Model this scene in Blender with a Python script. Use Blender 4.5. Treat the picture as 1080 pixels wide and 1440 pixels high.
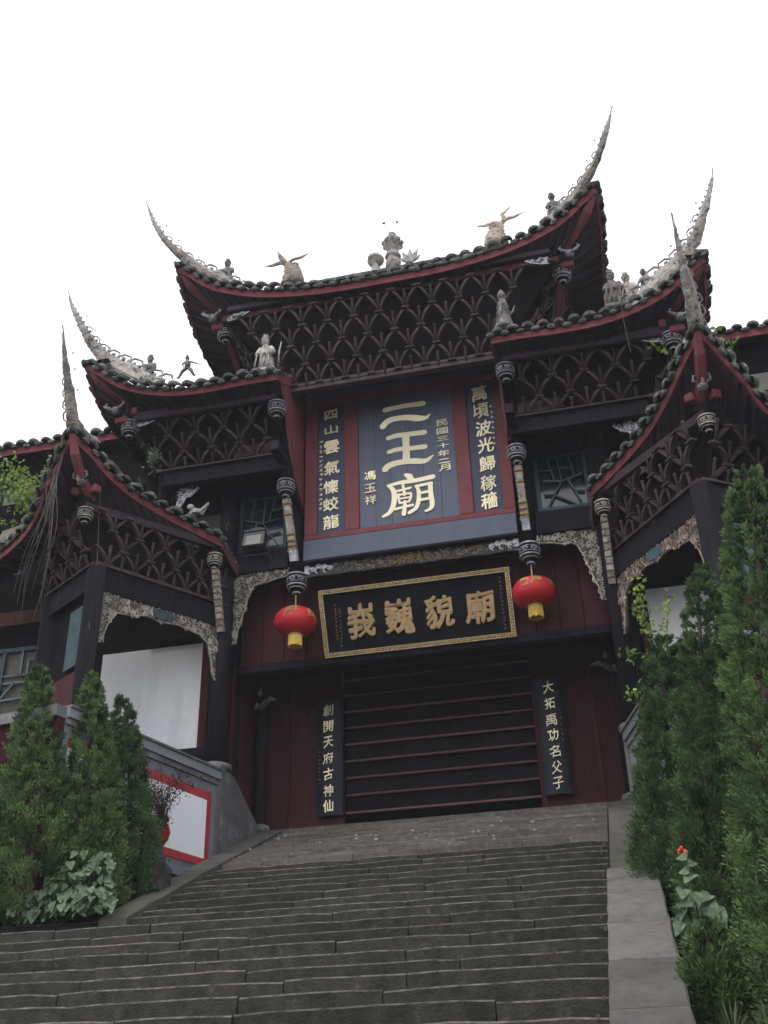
import bpy, bmesh, math, random
import numpy as np
from mathutils import Vector, Matrix, noise
R = math.radians
random.seed(7); rng = np.random.default_rng(7)
sc = bpy.context.scene
col = sc.collection
for o in list(bpy.data.objects): bpy.data.objects.remove(o)

# ------------------------------------------------------------------ camera
cam = bpy.data.cameras.new('camera'); co = bpy.data.objects.new('camera', cam); col.objects.link(co)
YAW, PIT, ROLL = R(12.36), R(30.09), R(-1.72)
f0 = Vector((-math.sin(YAW), math.cos(YAW), 0)); r0 = Vector((math.cos(YAW), math.sin(YAW), 0)); u0 = Vector((0, 0, 1))
fw = f0*math.cos(PIT)+u0*math.sin(PIT); uu = u0*math.cos(PIT)-f0*math.sin(PIT)
rt = r0*math.cos(ROLL)+uu*math.sin(ROLL); up = uu*math.cos(ROLL)-r0*math.sin(ROLL)
co.matrix_world = Matrix((rt, up, -fw)).transposed().to_4x4()
cam.sensor_fit = 'VERTICAL'; cam.sensor_height = 36; cam.lens = 36*1477.28/1440
cam.clip_start = .05; cam.clip_end = 6000
sc.camera = co

# ------------------------------------------------------------------ world, sun, exposure
w = bpy.data.worlds.new('World'); sc.world = w; w.use_nodes = True
nt = w.node_tree; nt.nodes.clear()
sky = nt.nodes.new('ShaderNodeTexSky'); sky.sky_type = 'NISHITA'; sky.sun_disc = False
SUN_EL, SUN_AZ = R(58), R(205)
sky.sun_elevation = SUN_EL; sky.sun_rotation = SUN_AZ; sky.dust_density = 3
b1 = nt.nodes.new('ShaderNodeBackground'); b1.inputs[1].default_value = .05
nt.links.new(sky.outputs[0], b1.inputs[0])
b2 = nt.nodes.new('ShaderNodeBackground'); b2.inputs[0].default_value = (.965, .975, 1, 1); b2.inputs[1].default_value = 1.0
ad = nt.nodes.new('ShaderNodeAddShader'); wo = nt.nodes.new('ShaderNodeOutputWorld')
nt.links.new(b1.outputs[0], ad.inputs[0]); nt.links.new(b2.outputs[0], ad.inputs[1]); nt.links.new(ad.outputs[0], wo.inputs[0])
sun = bpy.data.lights.new('sun', 'SUN'); sun.energy = .6; sun.angle = R(25); sun.color = (1, .97, .92)
so = bpy.data.objects.new('sun', sun); col.objects.link(so)
sd = Vector((math.sin(SUN_AZ)*math.cos(SUN_EL), math.cos(SUN_AZ)*math.cos(SUN_EL), math.sin(SUN_EL)))
so.rotation_euler = (-sd).to_track_quat('-Z', 'Y').to_euler()
sc.view_settings.view_transform = 'Standard'; sc.view_settings.look = 'None'
sc.view_settings.exposure = 0.55; sc.view_settings.gamma = 1; sc.view_settings.use_curve_mapping = False
sc.render.engine = 'CYCLES'
sc.cycles.max_bounces = 6; sc.cycles.diffuse_bounces = 4

# ------------------------------------------------------------------ materials
def mat(name, c1, c2=None, scale=4, rough=.8, bump=.3, bscale=40, c3=None, c3scale=1.5, c3amt=.5, stretch=None, spec=.3, wave=None, c3pos=.55, var=.26):
    m = bpy.data.materials.new(name); m.use_nodes = True; n = m.node_tree; N = n.nodes; L = n.links
    p = N['Principled BSDF']; p.inputs['Roughness'].default_value = rough
    p.inputs['Specular IOR Level'].default_value = spec
    tc = N.new('ShaderNodeTexCoord'); mp = N.new('ShaderNodeMapping'); L.new(tc.outputs['Object'], mp.inputs[0])
    if stretch: mp.inputs['Scale'].default_value = stretch
    oi = N.new('ShaderNodeObjectInfo'); ad = N.new('ShaderNodeVectorMath'); ad.operation = 'ADD'
    sc_ = N.new('ShaderNodeVectorMath'); sc_.operation = 'SCALE'; cb = N.new('ShaderNodeCombineXYZ')
    L.new(oi.outputs['Random'], cb.inputs[0]); L.new(oi.outputs['Random'], cb.inputs[1]); L.new(cb.outputs[0], sc_.inputs[0]); sc_.inputs['Scale'].default_value = 37
    L.new(mp.outputs[0], ad.inputs[0]); L.new(sc_.outputs[0], ad.inputs[1])
    n1 = N.new('ShaderNodeTexNoise'); n1.inputs['Scale'].default_value = scale; n1.inputs['Detail'].default_value = 6; n1.inputs['Roughness'].default_value = .65
    L.new(ad.outputs[0], n1.inputs['Vector'])
    rp = N.new('ShaderNodeValToRGB'); rp.color_ramp.elements[0].position = .35; rp.color_ramp.elements[1].position = .68
    rp.color_ramp.elements[0].color = (*c1, 1); rp.color_ramp.elements[1].color = (*(c2 or c1), 1)
    L.new(n1.outputs[0], rp.inputs[0]); out = rp.outputs[0]
    if wave:
        wv = N.new('ShaderNodeTexNoise'); wv.inputs['Scale'].default_value = wave; wv.inputs['Detail'].default_value = 2
        L.new(ad.outputs[0], wv.inputs['Vector'])
    if c3:
        n3 = N.new('ShaderNodeTexNoise'); n3.inputs['Scale'].default_value = c3scale; n3.inputs['Detail'].default_value = 8; n3.inputs['Roughness'].default_value = .7
        L.new(ad.outputs[0], n3.inputs['Vector'])
        r3 = N.new('ShaderNodeValToRGB'); r3.color_ramp.elements[0].position = c3pos; r3.color_ramp.elements[1].position = c3pos+.12
        r3.color_ramp.elements[0].color = (0, 0, 0, 1); r3.color_ramp.elements[1].color = (c3amt,)*3+(1,)
        L.new(n3.outputs[0], r3.inputs[0]); mx = N.new('ShaderNodeMixRGB'); L.new(r3.outputs[0], mx.inputs[0]); L.new(out, mx.inputs[1]); mx.inputs[2].default_value = (*c3, 1); out = mx.outputs[0]
    # small brightness change from one piece to the next
    hs = N.new('ShaderNodeHueSaturation'); mr = N.new('ShaderNodeMapRange'); mr.inputs[3].default_value = 1-var; mr.inputs[4].default_value = 1+var
    L.new(oi.outputs['Random'], mr.inputs[0]); L.new(mr.outputs[0], hs.inputs['Value']); L.new(out, hs.inputs['Color'])
    L.new(hs.outputs[0], p.inputs['Base Color'])
    n2 = N.new('ShaderNodeTexNoise'); n2.inputs['Scale'].default_value = bscale; n2.inputs['Detail'].default_value = 5
    L.new(ad.outputs[0], n2.inputs['Vector'])
    bp = N.new('ShaderNodeBump'); bp.inputs['Strength'].default_value = bump; bp.inputs['Distance'].default_value = .02
    L.new(n2.outputs[0], bp.inputs['Height']); L.new(bp.outputs[0], p.inputs['Normal'])
    return m
M = {}
M['dark'] = mat('dark_paint', (.009, .009, .012), (.018, .017, .022), 3, .75, .25, 30, c3=(.036, .034, .037), c3scale=3, c3amt=.25, stretch=(6, 6, .6), spec=.08)
M['brown'] = mat('dark_brown_wood', (.034, .021, .023), (.062, .041, .044), 5, .6, .3, 30, c3=(.11, .085, .088), c3scale=5, c3amt=.5, spec=.2)
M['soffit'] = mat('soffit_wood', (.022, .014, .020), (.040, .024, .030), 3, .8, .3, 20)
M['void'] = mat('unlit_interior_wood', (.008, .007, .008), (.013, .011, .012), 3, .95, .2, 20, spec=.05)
M['red'] = mat('red_paint', (.125, .030, .036), (.18, .052, .060), 4, .7, .25, 30, c3=(.08, .032, .036), c3scale=3, c3amt=.8, spec=.15)
M['redpanel'] = mat('panel_red_paint', (.145, .038, .044), (.18, .053, .060), 2, .65, .2, 30, c3=(.105, .035, .04), c3scale=1.5, c3amt=.6, spec=.2, var=.06)
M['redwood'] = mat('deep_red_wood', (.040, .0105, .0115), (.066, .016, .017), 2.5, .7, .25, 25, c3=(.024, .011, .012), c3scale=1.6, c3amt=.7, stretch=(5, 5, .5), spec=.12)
M['blue'] = mat('slate_blue_paint', (.094, .105, .142), (.112, .124, .165), 1.5, .6, .1, 30, c3=(.075, .087, .128), c3scale=1.5, c3amt=.5, stretch=(3, 3, .35), spec=.15, var=.04)
M['bluedark'] = mat('dark_slate_paint', (.048, .056, .086), (.066, .076, .112), 2, .55, .15, 30, stretch=(4, 4, .35), spec=.15, var=.03)
M['cream'] = mat('cream_gilding', (.93, .83, .54), (.97, .90, .64), 8, .5, .2, 40, spec=.5)
M['slat'] = mat('reddish_slat_wood', (.075, .032, .032), (.12, .055, .054), 5, .6, .3, 30, c3=(.05, .03, .03), c3scale=3, c3amt=.6)
M['gold'] = mat('old_gold', (.25, .16, .065), (.38, .26, .11), 10, .5, .3, 40, spec=.4, var=.08)
M['goldframe'] = mat('gilt_frame', (.03, .018, .010), (.30, .19, .07), 16, .45, .5, 60, spec=.4)
M['fretgold'] = mat('bright_fret_gilding', (.42, .30, .12), (.75, .60, .32), 12, .4, .3, 50, spec=.5)
M['black'] = mat('black_lacquer', (.004, .004, .006), (.007, .007, .010), 3, .7, .08, 30, spec=.05)
M['boardblack'] = mat('couplet_lacquer', (.008, .009, .014), (.016, .018, .026), 3, .5, .08, 30, spec=.18)
M['tile'] = mat('mossy_roof_tile', (.040, .042, .040), (.15, .152, .142), 9, .95, 1, 35, c3=(.30, .305, .285), c3scale=9, c3amt=.6)
M['roofskin'] = mat('leaf_littered_roof', (.10, .08, .065), (.20, .17, .145), 9, .95, 1, 30, c3=(.06, .08, .04), c3scale=5, c3amt=.6)
M['carve'] = mat('carved_painted_wood', (.22, .195, .16), (.62, .57, .48), 9, .7, .6, 50, c3=(.10, .085, .07), c3scale=8, c3amt=.7)
M['carvebase'] = mat('carving_ground', (.035, .03, .027), (.13, .115, .10), 14, .8, .6, 50)
M['carvered'] = mat('carved_ruddy_wood', (.18, .12, .10), (.50, .38, .32), 9, .7, .6, 50, c3=(.10, .06, .05), c3scale=8, c3amt=.7)
M['white'] = mat('white_carving_paint', (.45, .46, .50), (.80, .81, .85), 14, .6, .6, 50)
M['statue'] = mat('sooty_plaster', (.07, .066, .062), (.26, .245, .225), 9, .95, 1, 35, c3=(.03, .03, .028), c3scale=8, c3amt=.8)
M['silver'] = mat('silver_grey_carving', (.03, .03, .034), (.36, .36, .37), 20, .5, .9, 45, c3=(.012, .012, .016), c3scale=12, c3amt=.9, stretch=(1, 1, 2.2))
M['pendantpale'] = mat('pale_silver_paint', (.16, .16, .17), (.42, .42, .43), 16, .5, .5, 45)
M['ochrebead'] = mat('faded_ochre_carving', (.04, .035, .03), (.30, .24, .17), 20, .6, .9, 45, c3=(.03, .02, .02), c3scale=12, c3amt=.8, stretch=(1, 1, 2.2))
M['horn'] = mat('weathered_plaster', (.22, .205, .19), (.52, .49, .46), 9, .9, 1, 35, c3=(.06, .06, .055), c3scale=8, c3amt=.85, c3pos=.52)
M['horncream'] = mat('cream_plaster', (.30, .265, .225), (.56, .50, .43), 7, .9, .9, 35, c3=(.07, .065, .055), c3scale=8, c3amt=.9, c3pos=.5)
M['fish'] = mat('pinkish_glazed_plaster', (.20, .15, .13), (.50, .42, .33), 12, .85, 1, 45, c3=(.09, .07, .06), c3scale=10, c3amt=.8, c3pos=.5)
M['plaster'] = mat('white_wall_plaster', (.84, .85, .87), (.88, .885, .90), 1.2, .9, .15, 30, c3=(.66, .66, .65), c3scale=1.3, c3amt=.5, stretch=(1.5, 1.5, .4), var=.02)
M['dim'] = mat('aged_grey_plaster', (.085, .078, .07), (.135, .125, .11), 3, .95, .3, 30, c3=(.05, .055, .055), c3scale=2, c3amt=.7)
M['teal'] = mat('teal_paint', (.035, .062, .072), (.06, .10, .11), 4, .7, .3, 30, c3=(.03, .036, .04), c3scale=3, c3amt=.6, spec=.15)
M['tealpale'] = mat('pale_teal_paint', (.085, .115, .125), (.125, .165, .175), 5, .7, .3, 30, spec=.15)
M['glass'] = mat('dark_window_glass', (.012, .018, .024), (.02, .028, .036), 2, .12, .02, 10, spec=.7)
M['step'] = mat('dark_mossy_step_stone', (.021, .0205, .0165), (.049, .046, .038), 5, .95, .9, 45, c3=(.11, .102, .088), c3scale=6, c3amt=.5, c3pos=.57, var=.2)
M['edge'] = mat('pale_worn_stone', (.035, .032, .028), (.17, .16, .145), 9, .95, .7, 45)
M['ramp'] = mat('grey_ramp_stone', (.075, .069, .063), (.125, .116, .106), 6, .95, .6, 45, c3=(.22, .20, .18), c3scale=7, c3amt=.6, c3pos=.56)
M['kerb'] = mat('kerb_stone', (.10, .095, .088), (.155, .147, .136), 6, .95, .9, 60, c3=(.06, .056, .048), c3scale=3, c3amt=.7, c3pos=.52)
M['kerbgreen'] = mat('mossy_kerb_stone', (.06, .06, .046), (.10, .10, .078), 4, .95, .8, 55, c3=(.04, .045, .03), c3scale=3, c3amt=.6)
M['stone'] = mat('grey_base_stone', (.11, .11, .113), (.18, .18, .18), 3, .95, .6, 40, c3=(.33, .32, .30), c3scale=3, c3amt=.5)
M['greyblue'] = mat('grey_blue_render', (.17, .178, .20), (.23, .238, .265), 3, .9, .3, 40, c3=(.10, .10, .11), c3scale=3, c3amt=.6)
M['darkrock'] = mat('dark_boulder', (.03, .03, .028), (.075, .072, .066), 4, .95, 1, 20)
M['soil'] = mat('dark_soil', (.018, .016, .012), (.045, .04, .028), 6, 1, 1, 20)
M['ground'] = mat('courtyard_ground', (.08, .078, .07), (.13, .125, .115), .6, .95, .5, 8)
M['lantern'] = mat('lantern_red_silk', (.50, .012, .022), (.60, .02, .03), 3, .5, .2, 50, spec=.4)
M['yellow'] = mat('yellow_tassel', (.62, .42, .06), (.75, .55, .13), 12, .7, .4, 60)
M['lgold'] = mat('lantern_gold_print', (.60, .38, .12), (.70, .50, .22), 12, .6, .2, 60)
M['brightred'] = mat('bright_red_trim', (.31, .032, .036), (.39, .048, .052), 3, .7, .2, 30)
M['bark'] = mat('bark', (.05, .04, .03), (.11, .09, .07), 8, .95, 1, 20)
M['vine'] = mat('dry_vine', (.09, .08, .07), (.17, .15, .13), 8, .95, .5, 20)
M['metal'] = mat('black_metal', (.015, .015, .015), (.03, .03, .03), 8, .4, .1, 20, spec=.6)
M['lampglass'] = mat('frosted_lamp_glass', (.16, .17, .155), (.26, .27, .25), 3, .4, .1, 20, spec=.4)
M['litter'] = mat('pale_litter', (.14, .13, .12), (.34, .32, .29), 8, .9, .2, 30)
M['terracotta'] = mat('red_glazed_pot', (.38, .03, .015), (.5, .06, .03), 5, .35, .2, 30)
def leafmat(name, c1, c2, rough=.6, scale=2.5, trans=.25):
    m = bpy.data.materials.new(name); m.use_nodes = True; n = m.node_tree; N = n.nodes; L = n.links
    p = N['Principled BSDF']; p.inputs['Roughness'].default_value = rough; p.inputs['Specular IOR Level'].default_value = .25
    tc = N.new('ShaderNodeTexCoord'); n1 = N.new('ShaderNodeTexNoise'); n1.inputs['Scale'].default_value = scale; n1.inputs['Detail'].default_value = 4
    L.new(tc.outputs['Object'], n1.inputs['Vector'])
    at = N.new('ShaderNodeAttribute'); at.attribute_name = 'tint'
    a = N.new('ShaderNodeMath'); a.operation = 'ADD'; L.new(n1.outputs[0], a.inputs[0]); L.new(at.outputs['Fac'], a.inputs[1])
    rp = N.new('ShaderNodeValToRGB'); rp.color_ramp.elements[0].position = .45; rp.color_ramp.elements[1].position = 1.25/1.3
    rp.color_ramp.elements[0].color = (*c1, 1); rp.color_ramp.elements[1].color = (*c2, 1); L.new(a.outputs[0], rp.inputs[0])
    L.new(rp.outputs[0], p.inputs['Base Color'])
    t = N.new('ShaderNodeBsdfTranslucent'); L.new(rp.outputs[0], t.inputs[0]); mx = N.new('ShaderNodeMixShader'); mx.inputs[0].default_value = trans
    L.new(p.outputs[0], mx.inputs[1]); L.new(t.outputs[0], mx.inputs[2]); L.new(mx.outputs[0], N['Material Output'].inputs[0])
    return m
M['conifer'] = leafmat('conifer_green', (.024, .054, .018), (.155, .245, .085))
M['coniferdark'] = leafmat('conifer_dark_green', (.018, .043, .016), (.105, .178, .066))
M['leafpale'] = leafmat('pale_grey_green_leaf', (.040, .080, .038), (.21, .29, .18))
M['leaflight'] = leafmat('light_green_leaf', (.10, .17, .03), (.36, .48, .12), trans=.4)
M['leafdark'] = leafmat('dark_green_leaf', (.02, .05, .018), (.06, .13, .035))
M['purple'] = leafmat('purple_leaf', (.030, .014, .018), (.075, .03, .038))
M['grass'] = leafmat('strap_leaf', (.04, .07, .03), (.20, .25, .13))
M['flower'] = mat('red_flower', (.55, .05, .03), (.7, .15, .08), 8, .6, .1, 20)

# ------------------------------------------------------------------ object helpers
WL = {}
def tag(o, label=None, cat=None, group=None, kind=None):
    if label: o['label'] = label
    if cat: o['category'] = cat
    if group: o['group'] = group
    if kind: o['kind'] = kind
    return o
def link(o, parent, wloc):
    col.objects.link(o); WL[o.name] = Vector(wloc)
    if parent is not None:
        o.parent = parent; o.location = Vector(wloc)-WL[parent.name]
    else: o.location = wloc
    return o
def empty(name, loc, label, cat, group=None):
    o = bpy.data.objects.new(name, None); o.empty_display_size = .3; link(o, None, loc); return tag(o, label, cat, group)
class MB:
    def __init__(s): s.v = []; s.f = []
    def add(s, v, f):
        b = len(s.v); s.v += [tuple(map(float, p)) for p in v]; s.f += [tuple(i+b for i in q) for q in f]; return s
    def box(s, c, d, rz=0, rx=0, ch=0):
        hx, hy, hz = d[0]/2, d[1]/2, d[2]/2; mt = Matrix.Translation(c) @ Matrix.Rotation(rz, 4, 'Z') @ Matrix.Rotation(rx, 4, 'X')
        if ch <= 0:
            v = [mt @ Vector((x*hx, y*hy, z*hz)) for x in (-1, 1) for y in (-1, 1) for z in (-1, 1)]
            return s.add(v, [(0, 1, 3, 2), (4, 6, 7, 5), (0, 4, 5, 1), (2, 3, 7, 6), (0, 2, 6, 4), (1, 5, 7, 3)])
        v = []; idx = {}
        for x in (-1, 1):
            for y in (-1, 1):
                for z in (-1, 1):
                    for a in range(3):
                        p = [x*(hx-ch), y*(hy-ch), z*(hz-ch)]; p[a] = (x, y, z)[a]*(hx, hy, hz)[a]
                        idx[x, y, z, a] = len(v); v.append(mt @ Vector(p))
        f = []
        for a in range(3):
            for sg in (-1, 1):
                b, c2 = (a+1) % 3, (a+2) % 3; q = []
                for sb, sc2 in ((-1, -1), (1, -1), (1, 1), (-1, 1)):
                    k = [0, 0, 0]; k[a] = sg; k[b] = sb; k[c2] = sc2; q.append(idx[k[0], k[1], k[2], a])
                f.append(tuple(q) if sg > 0 else tuple(q[::-1]))
        for a in range(3):
            b, c2 = (a+1) % 3, (a+2) % 3
            for sb in (-1, 1):
                for sc2 in (-1, 1):
                    k1 = [0, 0, 0]; k1[b] = sb; k1[c2] = sc2; k1[a] = -1; k2 = list(k1); k2[a] = 1
                    f.append((idx[(*k1, b)], idx[(*k2, b)], idx[(*k2, c2)], idx[(*k1, c2)]))
        for x in (-1, 1):
            for y in (-1, 1):
                for z in (-1, 1): f.append((idx[x, y, z, 0], idx[x, y, z, 1], idx[x, y, z, 2]))
        return s.add(v, f)
    def bar(s, a, b, wd, ht, upv=(0, 0, 1)):
        a = Vector(a); b = Vector(b); d = (b-a).normalized(); sx = d.cross(Vector(upv)).normalized(); sz = sx.cross(d)
        v = [p+sx*wd/2*i+sz*ht/2*j for p in (a, b) for i, j in ((-1, -1), (1, -1), (1, 1), (-1, 1))]
        return s.add(v, [(0, 1, 2, 3), (7, 6, 5, 4), (0, 4, 5, 1), (1, 5, 6, 2), (2, 6, 7, 3), (3, 7, 4, 0)])
    def tube(s, pts, rad, n=6, flat=None, squash=1.0):
        pts = [Vector(p) for p in pts]
        if not hasattr(rad, '__len__'): rad = [rad]*len(pts)
        v = []; ref = Vector(flat) if flat else Vector((0, 1, .01))
        for i, p in enumerate(pts):
            d = (pts[min(i+1, len(pts)-1)]-pts[max(i-1, 0)]).normalized()
            x = d.cross(ref)
            if x.length < 1e-3: x = d.cross(Vector((1, 0, .1)))
            x.normalize(); y = d.cross(x)
            for k in range(n):
                a = 2*math.pi*k/n; v.append(p+x*rad[i]*math.cos(a)+y*rad[i]*squash*math.sin(a))
        f = [(i*n+k, i*n+(k+1) % n, (i+1)*n+(k+1) % n, (i+1)*n+k) for i in range(len(pts)-1) for k in range(n)]
        f += [tuple(range(n))[::-1], tuple((len(pts)-1)*n+k for k in range(n))]
        return s.add(v, f)
    def lathe(s, c, prof, n=14, axis=None):
        c = Vector(c); v = []; q = Vector((0, 0, 1)).rotation_difference(Vector(axis).normalized()) if axis else None
        for r, z in prof:
            for k in range(n):
                a = 2*math.pi*k/n; p = Vector((r*math.cos(a), r*math.sin(a), z)); v.append(c+(q @ p if q else p))
        f = [(i*n+k, i*n+(k+1) % n, (i+1)*n+(k+1) % n, (i+1)*n+k) for i in range(len(prof)-1) for k in range(n)]
        f += [tuple(range(n))[::-1], tuple((len(prof)-1)*n+k for k in range(n))]
        return s.add(v, f)
    def prism(s, poly, o, ax, ay, depth):
        """polygon in plane (ax, ay) at origin o, given depth vector"""
        o = Vector(o); ax = Vector(ax); ay = Vector(ay); dv = Vector(depth); n = len(poly)
        v = [o+ax*x+ay*y for x, y in poly]; v += [p+dv for p in v]
        f = [tuple(range(n)), tuple(range(2*n-1, n-1, -1))]+[(i, i+n, (i+1) % n+n, (i+1) % n) for i in range(n)]
        return s.add(v, f)
    def strip(s, A, B, th=None):
        """sheet between polylines A and B; th gives it thickness along a vector"""
        n = len(A); A = [Vector(a) for a in A]; B = [Vector(b) for b in B]
        if th is None: return s.add(A+B, [(i, i+1, n+i+1, n+i) for i in range(n-1)])
        t = Vector(th); v = A+B+[a+t for a in A]+[b+t for b in B]; f = []
        for i in range(n-1):
            f += [(i, i+1, n+i+1, n+i), (2*n+i, 3*n+i, 3*n+i+1, 2*n+i+1), (i, 2*n+i, 2*n+i+1, i+1), (n+i, n+i+1, 3*n+i+1, 3*n+i)]
        f += [(0, n, 3*n, 2*n), (n-1, 3*n-1, 4*n-1, 2*n-1)]
        return s.add(v, f)
    def ball(s, c, r, n=8, m=6, sc3=(1, 1, 1)):
        c = Vector(c); pr = [(math.sin(math.pi*i/m), -math.cos(math.pi*i/m)) for i in range(m+1)]; v = []
        for a, b in pr:
            for k in range(n): t = 2*math.pi*k/n; v.append(c+Vector((r*max(a, .02)*math.cos(t)*sc3[0], r*max(a, .02)*math.sin(t)*sc3[1], r*b*sc3[2])))
        f = [(i*n+k, i*n+(k+1) % n, (i+1)*n+(k+1) % n, (i+1)*n+k) for i in range(m) for k in range(n)]
        f += [tuple(range(n))[::-1], tuple(m*n+k for k in range(n))]
        return s.add(v, f)
    def jit(s, a):
        s.v = [tuple(c+a*noise.noise(Vector(p)*9+Vector((k*31, 0, 0))) for k, c in enumerate(p)) for p in s.v]; return s
def mesh_of(name, mb, m, origin=(0, 0, 0), smooth=False, fix=True):
    me = bpy.data.meshes.new(name); o = Vector(origin)
    me.from_pydata([tuple(Vector(p)-o) for p in mb.v], [], mb.f)
    if fix:
        bm = bmesh.new(); bm.from_mesh(me); bmesh.ops.recalc_face_normals(bm, faces=bm.faces); bm.to_mesh(me); bm.free()
    if smooth:
        me.polygons.foreach_set('use_smooth', [True]*len(me.polygons))
    me.materials.append(m); me.update(); return me
def obj(name, mb, m, parent=None, smooth=False, label=None, kind=None, origin=None, fix=True):
    if isinstance(m, str): m = M[m]
    vs = np.array(mb.v)
    if origin is None: origin = ((vs[:, 0].min()+vs[:, 0].max())/2, (vs[:, 1].min()+vs[:, 1].max())/2, vs[:, 2].min())
    o = bpy.data.objects.new(name, mesh_of(name, mb, m, origin, smooth, fix)); link(o, parent, origin)
    if label: o['label'] = label
    if kind: o['kind'] = kind
    return o
def inst(name, me, wloc, rot, parent, scale=None):
    o = bpy.data.objects.new(name, me); link(o, parent, wloc)
    if isinstance(rot, Matrix): o.rotation_euler = rot.to_euler()
    else: o.rotation_euler = rot
    if scale: o.scale = scale
    return o
def lerp(a, b, t): return tuple(x+(y-x)*t for x, y in zip(a, b))
def resample(P, n):
    P = [Vector(p) for p in P]; d = [0]
    for a, b in zip(P, P[1:]): d.append(d[-1]+(b-a).length)
    out = []
    for i in range(n):
        t = d[-1]*i/(n-1); k = max(j for j in range(len(P)-1) if d[j] <= t+1e-9)
        out.append(P[k].lerp(P[k+1], min(1, (t-d[k])/(d[k+1]-d[k]))))
    return out
def smoothline(P, n):
    """Catmull-Rom through P, resampled to n points"""
    P = [Vector(p) for p in P]; Q = [P[0]*2-P[1]]+P+[P[-1]*2-P[-2]]; out = []
    for i in range(1, len(Q)-2):
        for k in range(8):
            t = k/8; a, b, c, d = Q[i-1:i+3]
            out.append(.5*((2*b)+(c-a)*t+(2*a-5*b+4*c-d)*t*t+(3*b-a-3*c+d)*t**3))
    out.append(P[-1]); return resample(out, n)

XC = -3.255      # centre axis of the gate
def G(x, y, z): return Vector((XC+x, y, z))
# ================================================================== SETTING: ground, stairs, kerbs
def slope(y): return -2.9+.405*y
RAMP_Y0 = 15.8; RAMP_Z0 = slope(15.8)
DOOR_Y = 19.0; BASE_Z = 4.67
def rampz(y): return RAMP_Z0+(y-RAMP_Y0)*(BASE_Z-RAMP_Z0)/(18.8-RAMP_Y0)
def lev(y):
    if y < 3.35: return -1.55
    if y < RAMP_Y0: return slope(y)
    return min(BASE_Z, rampz(y))
def terr(x, y):
    z = lev(y)
    if -11.6 < x < .6 and y < 12.9: return max(-1.56, z-.9)
    if -6.9 < x < .6: return max(-1.56, z-.9) if y < 18.6 else BASE_Z-.35
    if x <= -6.9:
        k = min(1, max(0, (y-12.9)/.15)); return max(-1.56, z-.9)*(1-k)+k*(min(z-.05, 3.95 if y < 16.5 else BASE_Z-.3)+.06*noise.noise(Vector((x*2, y*2, 0))))
    d = x-.6
    return min(z, BASE_Z)-.75-.25*min(d, 4)*.2+.07*noise.noise(Vector((x*2, y*2, 0))) if y > 2.5 else -1.57
xs = sorted(set([-400, -250, -90, -40, -22, -16, -13]+[round(-11.8+.3*i, 2) for i in range(60)]+[8, 12, 20, 40, 90, 250, 400]))
ys = sorted(set([-400, -250, -80, -25, -8, 0]+[round(2+.3*i, 2) for i in range(64)]+[24, 30, 45, 90, 250, 400]))
mb = MB(); mb.v = [(x, y, terr(x, y)) for y in ys for x in xs]; nx = len(xs)
mb.f = [(j*nx+i, j*nx+i+1, (j+1)*nx+i+1, (j+1)*nx+i) for j in range(len(ys)-1) for i in range(nx-1)]
ground = obj('ground', mb, 'soil', origin=(0, 0, -1.55), kind='structure', smooth=True, fix=False)
mb = MB().box((-3, -4, -1.55), (40, 14.6, .03)); obj('courtyard_paving', mb, 'ground', kind='structure')

XL, XR = -6.21, -.30
stairs = bpy.data.objects.new('stairs', None); link(stairs, None, (XC, 12, 1.9)); stairs['kind'] = 'structure'
def stone(x0, x1, y, z, rise, run, m, em, worn=.012, nm='step_stone'):
    """one stone of a flight: uneven front edge, worn nosing"""
    n = max(3, min(7, int((x1-x0)/.28))); mb = MB(); g = .006
    sag = random.uniform(.0, .02); tilt = random.uniform(-.008, .008); yo = random.uniform(-.012, .012)
    prof = [(-.006, -rise-.02), (0, -.015), (.005, -.005), (.020, 0), (run+.06, .0), (run+.06, -rise-.02)]
    for i in range(n+1):
        t = i/n; x = x0+g+(x1-x0-2*g)*t; e = .16 if i in (0, n) else 1
        dz = worn*.75*noise.noise(Vector((x*2.3, y*3, 1)))-sag*math.sin(math.pi*t)*.7+tilt*(t-.5)*2-(.014 if i in (0, n) else 0)
        dy = .014*noise.noise(Vector((x*3, y*5, 5)))+yo+(.012 if i in (0, n) else 0)
        for k, (py, pz) in enumerate(prof):
            mb.v.append((x, y+py+(dy if k < 4 else 0), z+pz+(dz if 0 < k < 5 else 0)))
    P = len(prof)
    for i in range(n):
        for k in range(P-1): mb.f.append((i*P+k, i*P+k+1, (i+1)*P+k+1, (i+1)*P+k))
    mb.f += [tuple(range(P)), tuple(n*P+k for k in range(P))[::-1]]
    nf = len(mb.f)
    o = obj(nm, mb, m, stairs); me = o.data; me.materials.append(M[em])
    for i in range(n):
        for k in (1, 2): me.polygons[i*(P-1)+k].material_index = 1
    return o
YS = []
y = 8.73
ynos = [8.73-.405*k for k in range(13, 0, -1)]+[8.73, 9.18, 9.60, 10.0, 10.36, 10.76, 11.19, 11.58, 11.97, 12.42, 12.75, 13.12, 13.55, 13.95, 14.35, 14.74, 15.12, 15.46]
for i, yy in enumerate(ynos):
    nxt = ynos[i+1] if i+1 < len(ynos) else RAMP_Y0
    z = slope(yy); rise = z-(slope(ynos[i-1]) if i else -1.55)
    x = -11.4 if yy < 12.9 else XL
    x += 0
    edges = [x]
    while edges[-1] < XR-.01:
        st = random.uniform(.75, 2.3)
        if XR-(edges[-1]+st) < .7: st = XR-edges[-1]
        edges.append(edges[-1]+st)
    edges[-1] = XR
    for a, b in zip(edges, edges[1:]):
        o = stone(a, b, yy, z+random.uniform(-.006, .006), rise, nxt-yy, 'step', 'edge')
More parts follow.
